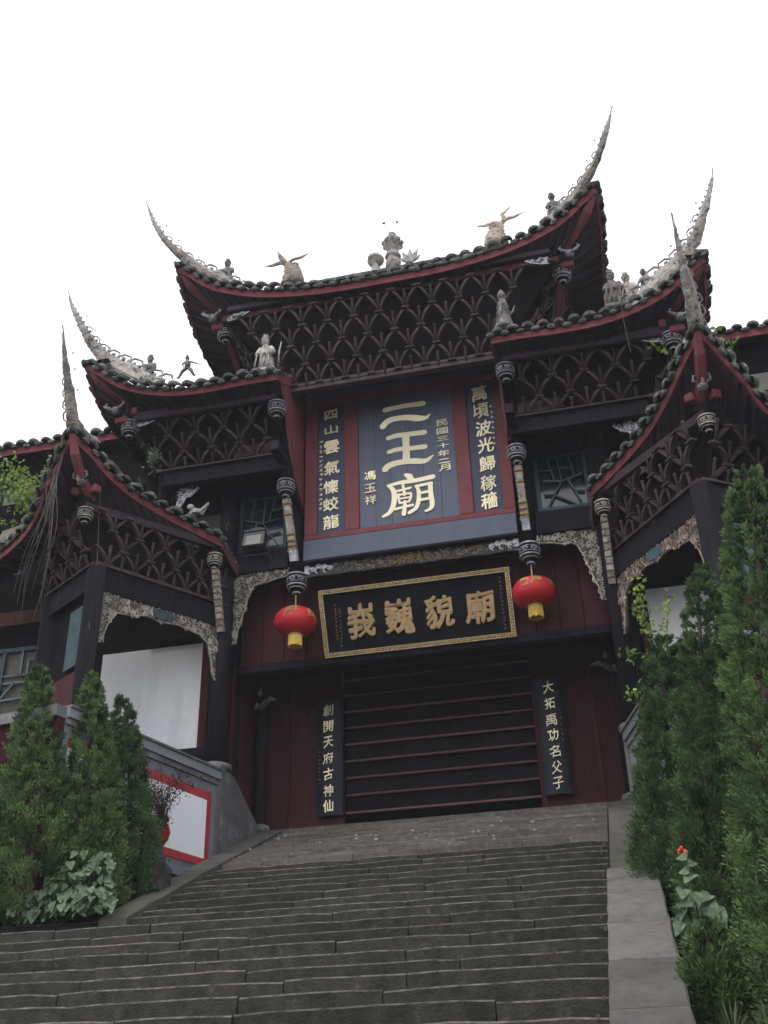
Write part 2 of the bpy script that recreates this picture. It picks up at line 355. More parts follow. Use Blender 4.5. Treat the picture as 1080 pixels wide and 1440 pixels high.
# pale upper ramp of shallow courses
n = 15; ry = [RAMP_Y0+(18.8-RAMP_Y0)*i/n for i in range(n+1)]
for i in range(n):
    z = rampz(ry[i])+.02; edges = [XL]
    while edges[-1] < XR-.01:
        st = random.uniform(.5, 1.5)
        if XR-(edges[-1]+st) < .45: st = XR-edges[-1]
        edges.append(edges[-1]+st)
    for a, b in zip(edges, edges[1:]):
        o = stone(a, b, ry[i], z+random.uniform(-.006, .006), (.085 if i else .17), ry[1]-ry[0], 'ramp', 'ramp', .008, 'ramp_stone')
# landing in front of the door
mb = MB().box((XC, 20.6, BASE_Z-.1), (8.2, 3.9, .2)); obj('door_landing', mb, 'ramp', kind='structure')
# bits of litter and pale lichen on the ramp
mb = MB()
for k in range(34):
    x = random.uniform(XL+.1, XR-.1); yy = random.uniform(15.6, 18.6); i = min(n-1, max(0, int((yy-RAMP_Y0)/.2)))
    zz = rampz(ry[i])+.05; a = random.uniform(.012, .04)
    mb.prism([(-a, -a*.4), (a*.3, -a*.5), (a, .1*a), (a*.2, a*.5), (-a*.7, a*.4)], (x, ry[i]-.014, zz+random.uniform(-.02, .02)), (1, 0, 0), (0, 0, 1), (0, -.006, 0))
obj('fallen_litter', mb, 'litter', kind='stuff')

mb = MB()
for k in range(30):   # lichen and lime crust beside the right kerb
    i = random.randrange(12, len(ynos)); yy = ynos[i]; z = slope(yy)-random.uniform(.01, .13); x = XR-.02-abs(random.gauss(0, .06)); a = random.uniform(.01, .028)
    mb.prism([(-a*.5, -a), (a*.4, -a*.8), (a*.5, a*.6), (a*.1, a), (-a*.4, a*.7)], (x, yy-.014, z), (1, 0, 0), (0, 0, 1), (0, .004, 0))
obj('lichen_crust', mb, 'edge', kind='stuff')
# kerbs: long sloping slabs
def kerb(name, x0, x1, ya, yb, zf, m, parent, drop=.55):
    mb = MB(); g = .008
    ns = 4; 
    for i in range(ns+1):
        t = i/ns; yy = ya+g+(yb-ya-2*g)*t; z = zf(yy)+.008*noise.noise(Vector((x0, yy*3, 2)))
        e = .03 if i in (0, ns) else 0
        mb.v += [(x0, yy, z-drop), (x0+.004*math.sin(yy*9), yy, z-.02), (x0+.018, yy, z-e*.4), (x1-.018, yy, z-e*.4), (x1+.006*math.sin(yy*7), yy, z-.02), (x1, yy, z-drop)]
    for i in range(ns):
        for k in range(5): mb.f.append((i*6+k, i*6+k+1, (i+1)*6+k+1, (i+1)*6+k))
    mb.f += [tuple(range(6)), tuple(ns*6+k for k in range(6))[::-1]]
    return obj(name, mb, m, parent)
rk = bpy.data.objects.new('right_kerb', None); link(rk, None, (0, 8, .4)); rk['kind'] = 'structure'
kz = lambda y: -2.85+.405*y
for a, b in ((3.3, 4.7), (4.7, 6.1), (6.1, 7.4), (7.4, 8.72), (8.72, 9.86), (9.86, 11.02), (11.02, 12.2), (12.2, 13.42)):
    kerb('kerb_slab', XR-.02, .27, a, b, kz, 'kerb', rk)
kerb('kerb_slab', XR+.005, .37, 13.44, 14.9, lambda y: kz(y)-.12, 'kerbgreen', rk)
kerb('kerb_slab', XR+.005, .37, 14.9, 16.3, lambda y: kz(y)-.12, 'kerb', rk)
kerb('kerb_slab', XR+.005, .37, 16.3, 18.85, lambda y: kz(16.3)-.12+(BASE_Z-kz(16.3)+.12)*(y-16.3)/2.55, 'kerb', rk)
lk = bpy.data.objects.new('left_kerb', None); link(lk, None, (-6.4, 14, 2.8)); lk['kind'] = 'structure'
for a, b in ((12.66, 14.0), (14.0, 15.3)):
    kerb('kerb_slab', -6.56, XL+.02, a, b, kz, 'kerbgreen', lk)
kerb('kerb_slab', -6.6, XL+.02, 15.3, 16.6, lambda y: max(kz(15.3), 0)+(BASE_Z+.05-kz(15.3))*(y-15.3)/3.5, 'kerb', lk)
kerb('kerb_slab', -6.6, XL+.02, 16.6, 18.8, lambda y: kz(15.3)+(BASE_Z+.05-kz(15.3))*(y-15.3)/3.5, 'kerb', lk)
# ================================================================== THE GATE
gate = empty('temple_gate', G(0, 17, BASE_Z), 'dark timber temple gate with three tiers of upswept tiled roofs above the stone stairs', 'gate')
def P(name, mb, m, **k): return obj(name, mb, m, gate, **k)
FY = 17.05
# ---- stone bases and lower columns
for s in (-1, 1):
    a = G(s*3.42, 16.55, 3.4)
    mb = MB(); xi, xo = s*3.37, s*4.15
    zt = 5.33
    poly = [(16.60, 3.2), (16.60, zt), (17.25, zt-.02), (18.5, 4.78), (18.9, 4.7), (18.9, 3.2)]
    mb.prism(poly, G(xi, 0, 0), (0, 1, 0), (0, 0, 1), (s*.78, 0, 0)); P('stone_base', mb, 'stone')
    mb = MB().lathe(G(s*3.6, 16.95, zt), [(.26, 0), (.29, .04), (.27, .10), (.20, .13)], 16); P('column_plinth', mb, 'stone', smooth=True)
    mb = MB().lathe(G(s*3.6, 16.95, zt+.13), [(.172, 0), (.168, 2.6), (.165, 5.6)], 16); P('column', mb, 'dark', smooth=True)
    # door-plane column and reveal wall
    mb = MB().lathe(G(s*3.42, 18.8, BASE_Z), [(.19, 0), (.21, .05), (.19, .12), (.14, .14)], 14); P('column_plinth', mb, 'stone', smooth=True)
    mb = MB().lathe(G(s*3.42, 18.8, BASE_Z+.14), [(.125, 0), (.12, 3.2)], 14); P('column', mb, 'dark', smooth=True)
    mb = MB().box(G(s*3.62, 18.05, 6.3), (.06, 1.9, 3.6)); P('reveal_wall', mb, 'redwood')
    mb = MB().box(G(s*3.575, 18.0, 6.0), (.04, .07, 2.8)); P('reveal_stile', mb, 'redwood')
    # small carved animal bracket on the door column
    mb = MB().tube([G(s*3.42, 18.62, 7.02), G(s*3.28, 18.45, 7.04), G(s*3.12, 18.35, 7.10), G(s*3.0, 18.3, 7.05)], [.05, .06, .045, .02], 6)
    mb.tube([G(s*3.4, 18.42, 7.06), G(s*3.44, 18.4, 6.93)], [.035, .02], 5).tube([G(s*3.3, 18.25, 7.2), G(s*3.25, 18.2, 7.28)], [.03, .012], 5)
    mb.ball(G(s*3.28, 18.22, 7.17), .05, 7, 5); P('animal_bracket', mb, 'silver', smooth=True)
# ---- door wall (plane Y 19)
for s in (-1, 1):
    x0, x1 = 1.83, 3.5
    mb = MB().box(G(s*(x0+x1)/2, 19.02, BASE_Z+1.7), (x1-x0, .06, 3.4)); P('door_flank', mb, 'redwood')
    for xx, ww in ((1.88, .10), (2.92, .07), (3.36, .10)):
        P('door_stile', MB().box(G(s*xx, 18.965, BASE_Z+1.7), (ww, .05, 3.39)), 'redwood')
    for zz, hh in ((BASE_Z+.09, .18), (BASE_Z+2.5, .09)):
        for xa, xb in ((1.935, 2.88), (2.96, 3.305)):
            P('door_rail', MB().box(G(s*(xa+xb)/2, 18.97, zz), (xb-xa, .04, hh)), 'redwood')
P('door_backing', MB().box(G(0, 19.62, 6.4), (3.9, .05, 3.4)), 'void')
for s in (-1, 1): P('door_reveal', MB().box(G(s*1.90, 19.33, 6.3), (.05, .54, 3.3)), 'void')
P('threshold', MB().box(G(0, 19.08, BASE_Z+.02), (3.62, .12, .05)), 'brown')
for i in range(9):
    z = 4.965+.325*i
    P('door_slat', MB().box(G(0, 19.06, z), (3.64, .05, .042), 0, 0, .006), 'slat')
    P('door_board', MB().box(G(0, 19.16, z+.165), (3.64, .03, .27)), 'void')
P('door_lintel', MB().box(G(0, 18.98, 7.86), (7.0, .12, .24)), 'dark')
P('porch_ceiling', MB().box(G(0, 18.3, 8.02), (7.1, 1.6, .05)), 'void')
for i in range(4):
    P('ceiling_beam', MB().box(G(0, 17.8+.33*i, 7.93-.0*i), (7.0, .10, .12)), 'brown')
# ---- plank wall behind the plaque (plane 17.5)
npl = 16
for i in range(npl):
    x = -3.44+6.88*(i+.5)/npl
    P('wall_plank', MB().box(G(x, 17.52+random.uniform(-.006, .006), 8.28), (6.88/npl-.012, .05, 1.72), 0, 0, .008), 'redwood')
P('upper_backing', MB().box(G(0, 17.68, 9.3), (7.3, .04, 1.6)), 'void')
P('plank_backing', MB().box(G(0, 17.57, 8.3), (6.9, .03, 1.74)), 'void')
P('lower_beam', MB().box(G(0, 17.5, 7.36), (6.9, .16, .16), 0, 0, .012), 'dark')
# ---- front beams over the bays
for s in (-1, 1):
    P('bay_beam', MB().box(G(s*2.9, FY, 9.37), (1.06, .22, .46), 0, 0, .012), 'dark')
P('panel_sill_band', MB().box(G(0, 16.93, 9.385), (4.06, .12, .45)), 'blue')
P('panel_sill_lip', MB().box(G(0, 16.90, 9.135), (4.08, .2, .045)), 'dark')
P('panel_top_band', MB().box(G(0, 16.95, 13.22), (4.06, .10, .62)), 'blue')
P('body_wall', MB().box(G(0, 17.25, 11.2), (4.2, .10, 4.5)), 'dark')
# ---- the red frame and the three slate-blue boards
FZ0, FZ1 = 9.62, 12.90
frame = P('name_panel', MB().box(G(0, 16.965, (FZ0+FZ1)/2), (4.05, .06, FZ1-FZ0)), 'redpanel')
def Fr(name, mb, m, **k): return obj(name, mb, m, frame, **k)
def fb(x0, x1, z0, z1): Fr('frame_rail', MB().box(G((x0+x1)/2, 16.905, (z0+z1)/2), (x1-x0, .06, z1-z0), 0, 0, .006), 'redpanel')
fb(-2.02, 2.04, 12.74, FZ1); fb(-2.02, 2.04, FZ0, 9.73)
fb(-2.02, -1.77, 9.733, 12.737); fb(-1.215, -.93, 9.733, 12.737); fb(1.0, 1.27, 9.733, 12.737); fb(1.825, 2.04, 9.733, 12.737)
def planks(x0, x1, z0, z1, k, m, nm):
    for i in range(k):
        a = x0+(x1-x0)*i/k; b = x0+(x1-x0)*(i+1)/k
        Fr(nm, MB().box(G((a+b)/2, 16.925+random.uniform(-.002, .002), (z0+z1)/2), (b-a-.004, .022, z1-z0), 0, 0, .003), m)
planks(-.93, 1.0, 9.735, 12.735, 6, 'blue', 'panel_board')
planks(-1.77, -1.215, 9.735, 12.735, 1, 'bluedark', 'panel_board')
planks(1.27, 1.825, 9.735, 12.735, 1, 'bluedark', 'panel_board')

# ---- writing
_fc = {}
def glyph(ch, bold=0.0, ext=.02):
    k = (ch, bold, ext)
    if k in _fc: return _fc[k]
    c = bpy.data.curves.new('glyph', 'FONT'); c.body = ch; c.resolution_u = 2; c.extrude = ext; c.offset = bold
    o = bpy.data.objects.new('glyph', c); col.objects.link(o); dg = bpy.context.evaluated_depsgraph_get(); dg.update()
    me = bpy.data.meshes.new_from_object(o.evaluated_get(dg)); bpy.data.objects.remove(o)
    v = np.array([t.co[:] for t in me.vertices]); f = [tuple(p.vertices) for p in me.polygons]; bpy.data.meshes.remove(me)
    v[:, 0] -= (v[:, 0].min()+v[:, 0].max())/2; v[:, 1] -= (v[:, 1].min()+v[:, 1].max())/2
    _fc[k] = (v, f); return _fc[k]
def char(ch, c, w, h, parent, m='cream', fat=.012, ext=.015, ay=(0, 0, 1), shear=.0, wob=.02, nm='character', nrm=(0, -1, 0), ax=(1, 0, 0), kind=None):
    """one brush-like character centred at c, w x h metres; nrm is the way it faces"""
    v, f = glyph(ch, 0, ext); ax = Vector(ax); ay = Vector(ay); nr = Vector(nrm); c = Vector(c); mb = MB()
    s0 = random.uniform(0, 50)
    bw = max(np.ptp(v[:, 0]), .45); bh = max(np.ptp(v[:, 1]), .3) if ch not in '二三一' else .8
    kk = 8 if fat > .02 else 5
    offs = [(0, 0)]+[(fat*math.cos(6.2832*i/kk), fat*math.sin(6.2832*i/kk)) for i in range(kk)] if fat else [(0, 0)]
    for q_, (ox, oy) in enumerate(offs):
        vv = []
        for x, yv, z in v:
            x = (x+ox)/bw; yv = (yv+oy)/bh; x2 = x+wob*noise.noise(Vector((x*2.2, yv*2.2, s0))); y2 = yv+wob*noise.noise(Vector((x*2.2, yv*2.2, s0+9)))+shear*x
            vv.append(c+ax*x2*w+ay*y2*h+nr*((z+ext)*.6-.0007*q_))
        mb.add(vv, f)
    return obj(nm, mb, m, parent, origin=tuple(c), fix=False, kind=kind)
def stroke(mb, pts, wid, yv, k, cap=True):
    """a brush stroke: ribbon in the XZ plane with rounded ends and a little thickness"""
    Q = smoothline([(p[0], 0, p[1]) for p in pts], max(5, 3*len(pts))); n = len(Q); L = []; Rr = []
    if not hasattr(wid, '__len__'): wid = [wid]*2
    W = np.interp(np.linspace(0, 1, n), np.linspace(0, 1, len(wid)), wid)
    poly = []
    for i, q in enumerate(Q):
        d = (Q[min(i+1, n-1)]-Q[max(i-1, 0)]).normalized(); nn = Vector((-d.z, 0, d.x)); L.append(q+nn*W[i]/2); Rr.append(q-nn*W[i]/2)
    d0 = (Q[0]-Q[1]).normalized(); d1 = (Q[-1]-Q[-2]).normalized()
    c0 = [Q[0]+d0*W[0]*.5*math.cos(a)+Vector((-d0.z, 0, d0.x))*W[0]*.5*math.sin(a) for a in (-.9, -.3, .3, .9)]
    c1 = [Q[-1]+d1*W[-1]*.5*math.cos(a)+Vector((-d1.z, 0, d1.x))*W[-1]*.5*math.sin(a) for a in (-.9, -.3, .3, .9)]
    ring = L+c1[::-1]+Rr[::-1]+c0[::-1]
    y0 = yv-.0012*k; m = len(ring)
    v = [(XC+p.x, y0, p.z) for p in ring]+[(XC+p.x, yv+.028, p.z) for p in ring]+[(XC+Q[0].x, y0, Q[0].z), (XC+Q[-1].x, y0, Q[-1].z)]
    f = [(i, (i+1) % m, (i+1) % m+m, i+m) for i in range(m)]
    # front face as strips
    for i in range(n-1): f.append((i, i+1, m-5-i-1, m-5-i))
    f.append(tuple([n-1]+list(range(n, n+4))+[n+4])); f.append(tuple([m-5]+list(range(m-4, m))+[0]))
    mb.add(v[:2*m], f)
ST = {
 'er': [([(-.365, 12.39), (-.185, 12.41), (.105, 12.42), (.415, 12.41)], (.11, .10, .11, .12)),
        ([(-.42, 12.0), (-.34, 12.09), (-.195, 12.14), (.055, 12.13), (.245, 12.08), (.395, 12.05), (.485, 12.06), (.545, 12.13)], (.13, .13, .12, .12, .13, .15, .10, .02))],
 'wang': [([(-.315, 11.7), (-.155, 11.73), (.075, 11.72), (.405, 11.71)], (.10, .11, .11, .12)), ([(-.315, 11.37), (-.125, 11.4), (.155, 11.38), (.405, 11.37)], (.09, .10, .10, .11)),
          ([(-.40, 10.98), (-.325, 11.05), (-.135, 11.09), (.145, 11.08), (.345, 11.04), (.455, 11.06), (.555, 11.14)], (.13, .13, .12, .12, .13, .10, .03)), ([(.035, 11.68), (.035, 11.39), (.025, 11.11)], (.15, .13, .15))],
 'miao': [([(.0, 10.79), (.07, 10.74), (.11, 10.67)], (.07, .13, .10)), ([(-.355, 10.60), (-.095, 10.63), (.215, 10.63), (.53, 10.66)], (.05, .09, .09, .10)),
          ([(-.355, 10.60), (-.275, 10.52), (-.235, 10.37), (-.26, 10.16), (-.34, 10.0), (-.47, 9.93)], (.05, .10, .11, .10, .09, .05)),
          ([(-.175, 10.45), (-.065, 10.46), (.085, 10.48)], .05), ([(-.06, 10.56), (-.045, 10.45), (-.04, 10.34)], .055),
          ([(-.155, 10.37), (-.155, 10.27), (-.135, 10.17)], .045), ([(.085, 10.36), (.085, 10.27), (.04, 10.17)], .045),
          ([(-.155, 10.355), (-.035, 10.36), (.085, 10.36)], .042), ([(-.15, 10.265), (-.045, 10.27), (.075, 10.27)], .036), ([(-.135, 10.17), (-.035, 10.175), (.045, 10.18)], .04),
          ([(-.225, 10.05), (-.075, 10.07), (.115, 10.09)], .055), ([(-.035, 10.18), (-.045, 10.04), (-.065, 9.92)], (.07, .07, .09)),
          ([(.215, 10.49), (.245, 10.33), (.225, 10.14), (.175, 10.01), (.045, 9.93)], (.06, .08, .085, .08, .07)), ([(.195, 10.49), (.325, 10.50), (.50, 10.51)], .06),
          ([(.475, 10.5), (.475, 10.25), (.49, 10.05), (.45, 9.95), (.355, 9.915)], (.09, .09, .10, .09, .04)), ([(.235, 10.33), (.355, 10.33), (.465, 10.34)], .055), ([(.225, 10.165), (.345, 10.175), (.465, 10.18)], .055)]}
for k0, ss in ST.items():
    mb = MB()
    for k, (pp, ww) in enumerate(ss): stroke(mb, pp, ww, 16.905, k)
    o = Fr('character', mb, 'cream', fix=True)
    o['label'] = {'er': 'large gilded character for two, topmost on the middle board', 'wang': 'large gilded character for king, middle of the middle board', 'miao': 'large gilded character for temple, lowest on the middle board'}[k0]
for ch, z in zip('四山雲氣懍蛟龍', (12.49, 12.12, 11.69, 11.2, 10.76, 10.37, 9.97)):
    char(ch, G(-1.49+random.uniform(-.01, .01), 16.91, z), .29*(.92 if ch in '四山' else 1.05), .20 if ch in '四山' else .30, frame, fat=.014, shear=.10, wob=.06)
for ch, z, x in zip('萬頃波光歸稼穡', (12.43, 12.01, 11.59, 11.19, 10.77, 10.34, 9.95), (1.55, 1.56, 1.58, 1.59, 1.59, 1.58, 1.57)):
    char(ch, G(x, 16.91, z), .30, .33, frame, fat=.014, shear=.10, wob=.06)
for ch, z in zip('民國三十年二月', (11.87, 11.67, 11.49, 11.33, 11.15, 10.97, 10.82)):
    char(ch, G(.77, 16.91, z), .22, .145 if ch not in '三十二' else .10, frame, fat=.014, shear=.08, wob=.04)
for ch, z in zip('馮玉祥', (10.88, 10.60, 10.33)):
    char(ch, G(-.705, 16.91, z), .22, .19, frame, fat=.014, shear=.08, wob=.04)
def scribble(x, z0, z1, yv, parent, m, sz=.035, n=12):
    """very small column of brush marks, too small to read"""
    mb = MB(); k = 0; nn = n
    for i in range(nn):
        z = z1+(z0-z1)*i/(nn-1)
        for j in range(4):
            a = random.choice((0, 0, 1.57, .7, -.7))+random.uniform(-.2, .2); dx = sz*.9*math.cos(a); dz = sz*.8*math.sin(a)
            cx, cz = x+random.uniform(-.3, .3)*sz, z+random.uniform(-.4, .4)*sz
            mb.bar(G(cx-dx/2, yv-.001*j, cz-dz/2), G(cx+dx/2, yv-.001*j, cz+dz/2), .006, .009)
    return obj('small_inscription', mb, m, parent, kind='stuff')
scribble(-1.70, 10.3, 11.85, 16.912, frame, 'cream', .06, 15)
scribble(1.76, 11.2, 12.08, 16.912, frame, 'cream', .05, 8)
# ================================================================== posts, pendants, carvings
def pendant_mb(r, h):
    """hanging post end: carved drum, rings, small knob; top at 0, hangs down"""
    pr = [(r*.9, 0), (r*1.02, -h*.04), (r*1.05, -h*.14), (r*.95, -h*.18), (r*.93, -h*.22), (r*1.0, -h*.26), (r*1.0, -h*.44), (r*.92, -h*.48), (r*.94, -h*.52), (r*1.0, -h*.57), (r*.96, -h*.66), (r*.8, -h*.70), (r*.78, -h*.74), (r*.62, -h*.80), (r*.35, -h*.83), (r*.30, -h*.86), (r*.40, -h*.90), (r*.38, -h*.96), (r*.2, -h)]
    return MB().lathe((0, 0, 0), pr, 18)
PM = {}
def pendant(x, y, z, r, h, m):
    k = (round(r, 3), round(h, 3), m); pale = 'pendantpale' if m == 'silver' else 'carve'
    if k not in PM:
        me = mesh_of('post_pendant', pendant_mb(r, h), M['dark'], smooth=True); parts = []
        def ring(q, zz, w_, t=.035):
            return mesh_of('pale_ring', MB().lathe((0, 0, 0), [(r*(q-.03), zz*h+w_*h), (r*(q+t), zz*h+w_*h*.6), (r*(q+t), zz*h-w_*h*.6), (r*(q-.03), zz*h-w_*h)], 18), M[pale], smooth=True)
        parts = [ring(1.02, -.10, .055), ring(.97, -.24, .02), ring(.97, -.47, .02), ring(1.0, -.61, .04), ring(.80, -.73, .03), ring(.40, -.93, .045)]
        r2 = MB()
        for i in range(7):
            a = 2*math.pi*i/7; c = Vector((math.cos(a)*r*1.0, math.sin(a)*r*1.0, -h*.355)); t = Vector((-math.sin(a), math.cos(a), 0))
            r2.tube([c+t*r*.30*math.cos(b)+Vector((0, 0, h*.06*math.sin(b))) for b in np.linspace(0, 2*math.pi, 9)], r*.065, 4)
        PM[k] = (me, parts, mesh_of('oval_carving', r2, M[pale]))
    o = inst('post_pendant', PM[k][0], G(x, y, z), (0, 0, 0), gate)
    for q in PM[k][1]: inst('pale_ring', q, G(x, y, z), (0, 0, 0), o)
    c = inst('oval_carving', PM[k][2], G(x, y, z), (0, 0, random.uniform(0, 1)), o); c['kind'] = 'stuff'; return o
def post(x, y, z0, z1, r, m='dark'):
    P('hanging_post', MB().lathe(G(x, y, z0), [(r, 0), (r, z1-z0)], 12), m, smooth=True)
def relief(mb, p, ax, ay, nr, wdt, hgt, n, r0=.018, seed=0, inside=None):
    """curls and leaves of carved relief over a rectangle"""
    rr = random.Random(seed+int(wdt*100)); p = Vector(p); ax = Vector(ax); ay = Vector(ay); nr = Vector(nr)
    for i in range(n):
        for t in range(12):
            u, v = rr.uniform(0, 1), rr.uniform(0, 1)
            if inside is None or inside(u*wdt, v*hgt): break
        else: continue
        c = p+ax*u*wdt+ay*v*hgt; R0 = r0*rr.uniform(1.2, 3); s = rr.choice((-1, 1)); a0 = rr.uniform(0, 6.3); pts = []
        for k in range(7):
            a = a0+s*k*.75; q = R0*(1-k/9); pts.append(c+ax*q*math.cos(a)+ay*q*math.sin(a)+nr*(.006+.012*k/6))
        mb.tube(pts, [r0*.45*(1-k/12) for k in range(7)], 4)
    return mb
# middle hanging posts, three steps of each, leaning out to the eaves
for s in (-1, 1):
    pendant(s*2.2, 17.02, 9.0, .185, .43, 'silver'); post(s*2.2, 17.05, 9.0, 11.2, .15)
    pendant(s*2.2, 16.25, 10.62, .165, .36, 'silver'); post(s*2.2, 16.25, 10.62, 12.4, .14)
    pendant(s*2.2, 15.6, 12.0, .165, .36, 'silver'); post(s*2.2, 15.6, 12.0, 12.75, .13)
    P('tie_beam', MB().bar(G(s*2.2, 17.05, 10.98), G(s*2.2, 15.5, 10.98), .16, .2), 'dark')
    P('tie_beam', MB().bar(G(s*2.2, 17.05, 12.42), G(s*2.2, 15.2, 12.38), .16, .2), 'dark')
    # red side board of the centre recess and its dark sloping lower edge
    mb = MB().prism([(15.18, 12.25), (16.9, 13.3), (16.9, 10.35), (16.3, 10.72), (15.62, 12.0)], G(s*2.09, 0, 0), (0, 1, 0), (0, 0, 1), (-s*.04, 0, 0)); P('recess_side_board', mb, 'redpanel')
    P('recess_side_edge', MB().bar(G(s*2.10, 16.1, 10.72), G(s*2.07, 17.1, 10.22), .05, .14), 'dark')
    # carved brackets sloping back to the posts
    a, b = G(s*2.2, 16.3, 10.25), G(s*2.2, 16.86, 9.22)
    br = P('sloping_bracket', MB().bar(a, b, .13, .12, (0, -1, .4)), 'carve')
    mb = MB()
    for t, hh, in ((.12, .05), (.3, .04), (.62, .05), (.72, .05), (.80, .06)):
        q = a.lerp(b, t); mb.box(q+Vector((0, -.03, 0)), (.16, .15, hh), 0, R(-30), .01)
    obj('bracket_band', mb, 'gold', br, kind='stuff')
    mb = MB(); d = (b-a); relief(mb, a+Vector((-.06, -.08, -.03)), (1, 0, 0), d.normalized(), (0, -1, -.4), .12, d.length*.95, 16, .016, 3); obj('bracket_relief', mb, 'carve', br, kind='stuff')
    obj('bracket_foot', MB().bar(a.lerp(b, .84)+Vector((0, -.01, 0)), b+Vector((0, -.01, -.02)), .14, .14, (0, -1, .4)), 'white', br)
    # top roof corner posts
    pendant(s*3.47, 15.9, 14.35, .17, .36, 'silver'); post(s*3.47, 15.9, 14.35, 14.85, .13)
    P('raking_post', MB().bar(G(s*3.42, 15.95, 14.1), G(s*3.1, 16.9, 12.6), .14, .14), 'redwood')
    # outer posts under the middle roofs
    pendant(s*5.19, 15.5, 12.02, .165, .36, 'silver'); post(s*5.19, 15.5, 12.02, 12.6, .13)
    post(s*5.0, 16.9, 9.0, 13.0, .14)
# long carved board under the name panel
def carved_board(x0, x1, z0, z1, y, seed, m='carve', n=60, drop=None):
    """board with a scalloped lower edge and raised scrolls"""
    k = 25; poly = [(x0, z1), (x1, z1)]
    for i in range(k+1):
        t = i/k; x = x1+(x0-x1)*t; poly.append((x, z0+.025*abs(math.sin(t*math.pi*7))+(drop(t) if drop else 0)))
    o = P('carved_board', MB().prism(poly, (XC, y, 0), (1, 0, 0), (0, 0, 1), (0, .05, 0)), 'carvebase')
    mb = MB(); relief(mb, (XC+x0+.03, y-.004, z0+.05), (1, 0, 0), (0, 0, 1), (0, -1, 0), x1-x0-.06, z1-z0-.06, n, .016, seed); obj('scroll_relief', mb, m, o, kind='stuff')
    return o
cb = carved_board(-2.03, 2.03, 8.87, 9.12, 16.97, 4, 'carve', 190)
for s in (-1, 1):
    mb = MB()
    for k in range(5):
        c = G(s*(1.97-.11*k), 16.95, 9.05-.035*math.sin(k*2)); mb.ball(c, .062, 8, 5, (1, .6, .9))
    for k in range(3):
        c = G(s*(1.90-.16*k), 16.93, 8.97); mb.tube([c+Vector((.07*math.cos(a), -.01, .06*math.sin(a))) for a in np.linspace(.4, 4.4, 8)], [.022, .022, .02, .018, .016, .014, .012, .008], 5)
    mb.box(G(s*1.98, 16.955, 9.03), (.10, .03, .17), 0, 0, .01); obj('white_cloud_scroll', mb, 'white', cb)
mb = MB(); relief(mb, G(-.35, 16.95, 8.94), (1, 0, 0), (0, 0, 1), (0, -1, 0), .72, .15, 44, .02, 9); obj('gilded_relief', mb, 'gold', cb)
# spandrel carvings in the side bays: flat along the beam, running down the column
def spandrel(s, x_in, x_out, ztop, y, m, seed, o=None, ax=(1, 0, 0), legz=None):
    pass
def in_poly(poly, x, y):
    c = False; n = len(poly)
    for i in range(n):
        x1, y1 = poly[i]; x2, y2 = poly[(i+1) % n]
        if (y1 > y) != (y2 > y) and x < (x2-x1)*(y-y1)/(y2-y1)+x1: c = not c
    return c
def carved_poly(poly, o, ax, nr, m, n, seed, nm='spandrel_carving', rs=.016):
    o = Vector(o); ax = Vector(ax); nr = Vector(nr)
    ob = P(nm, MB().prism(poly, o, ax, (0, 0, 1), -nr*.05), 'carvebase')
    xs_ = [p[0] for p in poly]; zs = [p[1] for p in poly]; x0, z0 = min(xs_), min(zs)
    mb = MB(); relief(mb, o+ax*x0+Vector((0, 0, z0))+nr*.004, ax, (0, 0, 1), nr, max(xs_)-x0, max(zs)-z0, n, rs, seed, lambda u, v: in_poly(poly, x0+u, z0+v))
    # raised rim along the lower edge
    rim = [o+ax*p[0]+Vector((0, 0, p[1]))+nr*.01 for p in poly]
    mb.tube(rim[1:], .012, 4)
    obj('scroll_relief', mb, m, ob, kind='stuff'); return ob
for s in (-1, 1):
    poly = [(s*3.43, 9.13), (s*2.37, 9.13), (s*2.37, 8.98), (s*2.62, 8.95), (s*2.80, 8.90), (s*2.96, 8.90), (s*3.06, 8.84), (s*3.11, 8.70), (s*3.17, 8.58), (s*3.19, 8.42), (s*3.24, 8.30), (s*3.27, 8.12), (s*3.33, 7.98), (s*3.36, 7.72), (s*3.43, 7.72)]
    carved_poly(poly, (XC, 17.0, 0), (1, 0, 0), (0, -1, 0), 'carve', 120, 11+s, rs=.024)
# white bracket carvings under the outer ends of the upper beams
for s in (-1, 1):
    poly = [(s*4.42, 11.0), (s*3.78, 10.98), (s*3.70, 10.93), (s*3.78, 10.86), (s*3.95, 10.72), (s*4.12, 10.66), (s*4.2, 10.5), (s*4.28, 10.38), (s*4.36, 10.22), (s*4.42, 10.22)]
    poly = [(s*(4.42+(abs(x_)-4.42)*.62), 11.0+(z_-11.0)*.62) for x_, z_ in poly]
    carved_poly(poly, (XC, 16.25, -.20), (1, 0, 0), (0, -1, 0), 'white', 60, 21, 'white_spandrel', .018)
    P('spandrel_backing', MB().box(G(s*4.5, 16.66, 10.6), (.12, .1, 1.0)), 'dark')
    carved_poly([(s*3.26, 14.36), (s*2.8, 14.36), (s*2.88, 14.32), (s*2.95, 14.28), (s*3.1, 14.22), (s*3.26, 14.2)], (XC, 15.45, -.06), (1, 0, 0), (0, -1, 0), 'white', 22, 41, 'eave_carving', .014)
    carved_poly([(s*5.02, 12.06), (s*4.55, 12.06), (s*4.62, 12.02), (s*4.7, 11.98), (s*4.86, 11.92), (s*5.02, 11.90)], (XC, 15.5, 0), (1, 0, 0), (0, -1, 0), 'white', 22, 42, 'eave_carving', .014)
for s in (-1, 1):   # closing walls
    P('back_wall', MB().box(G(s*6.3, 17.75, 8.8), (5.6, .06, 8.6)), 'void'); P('corner_board', MB().box(G(s*3.75, 18.3, 6.8), (.2, 2.6, 4.6)), 'void')
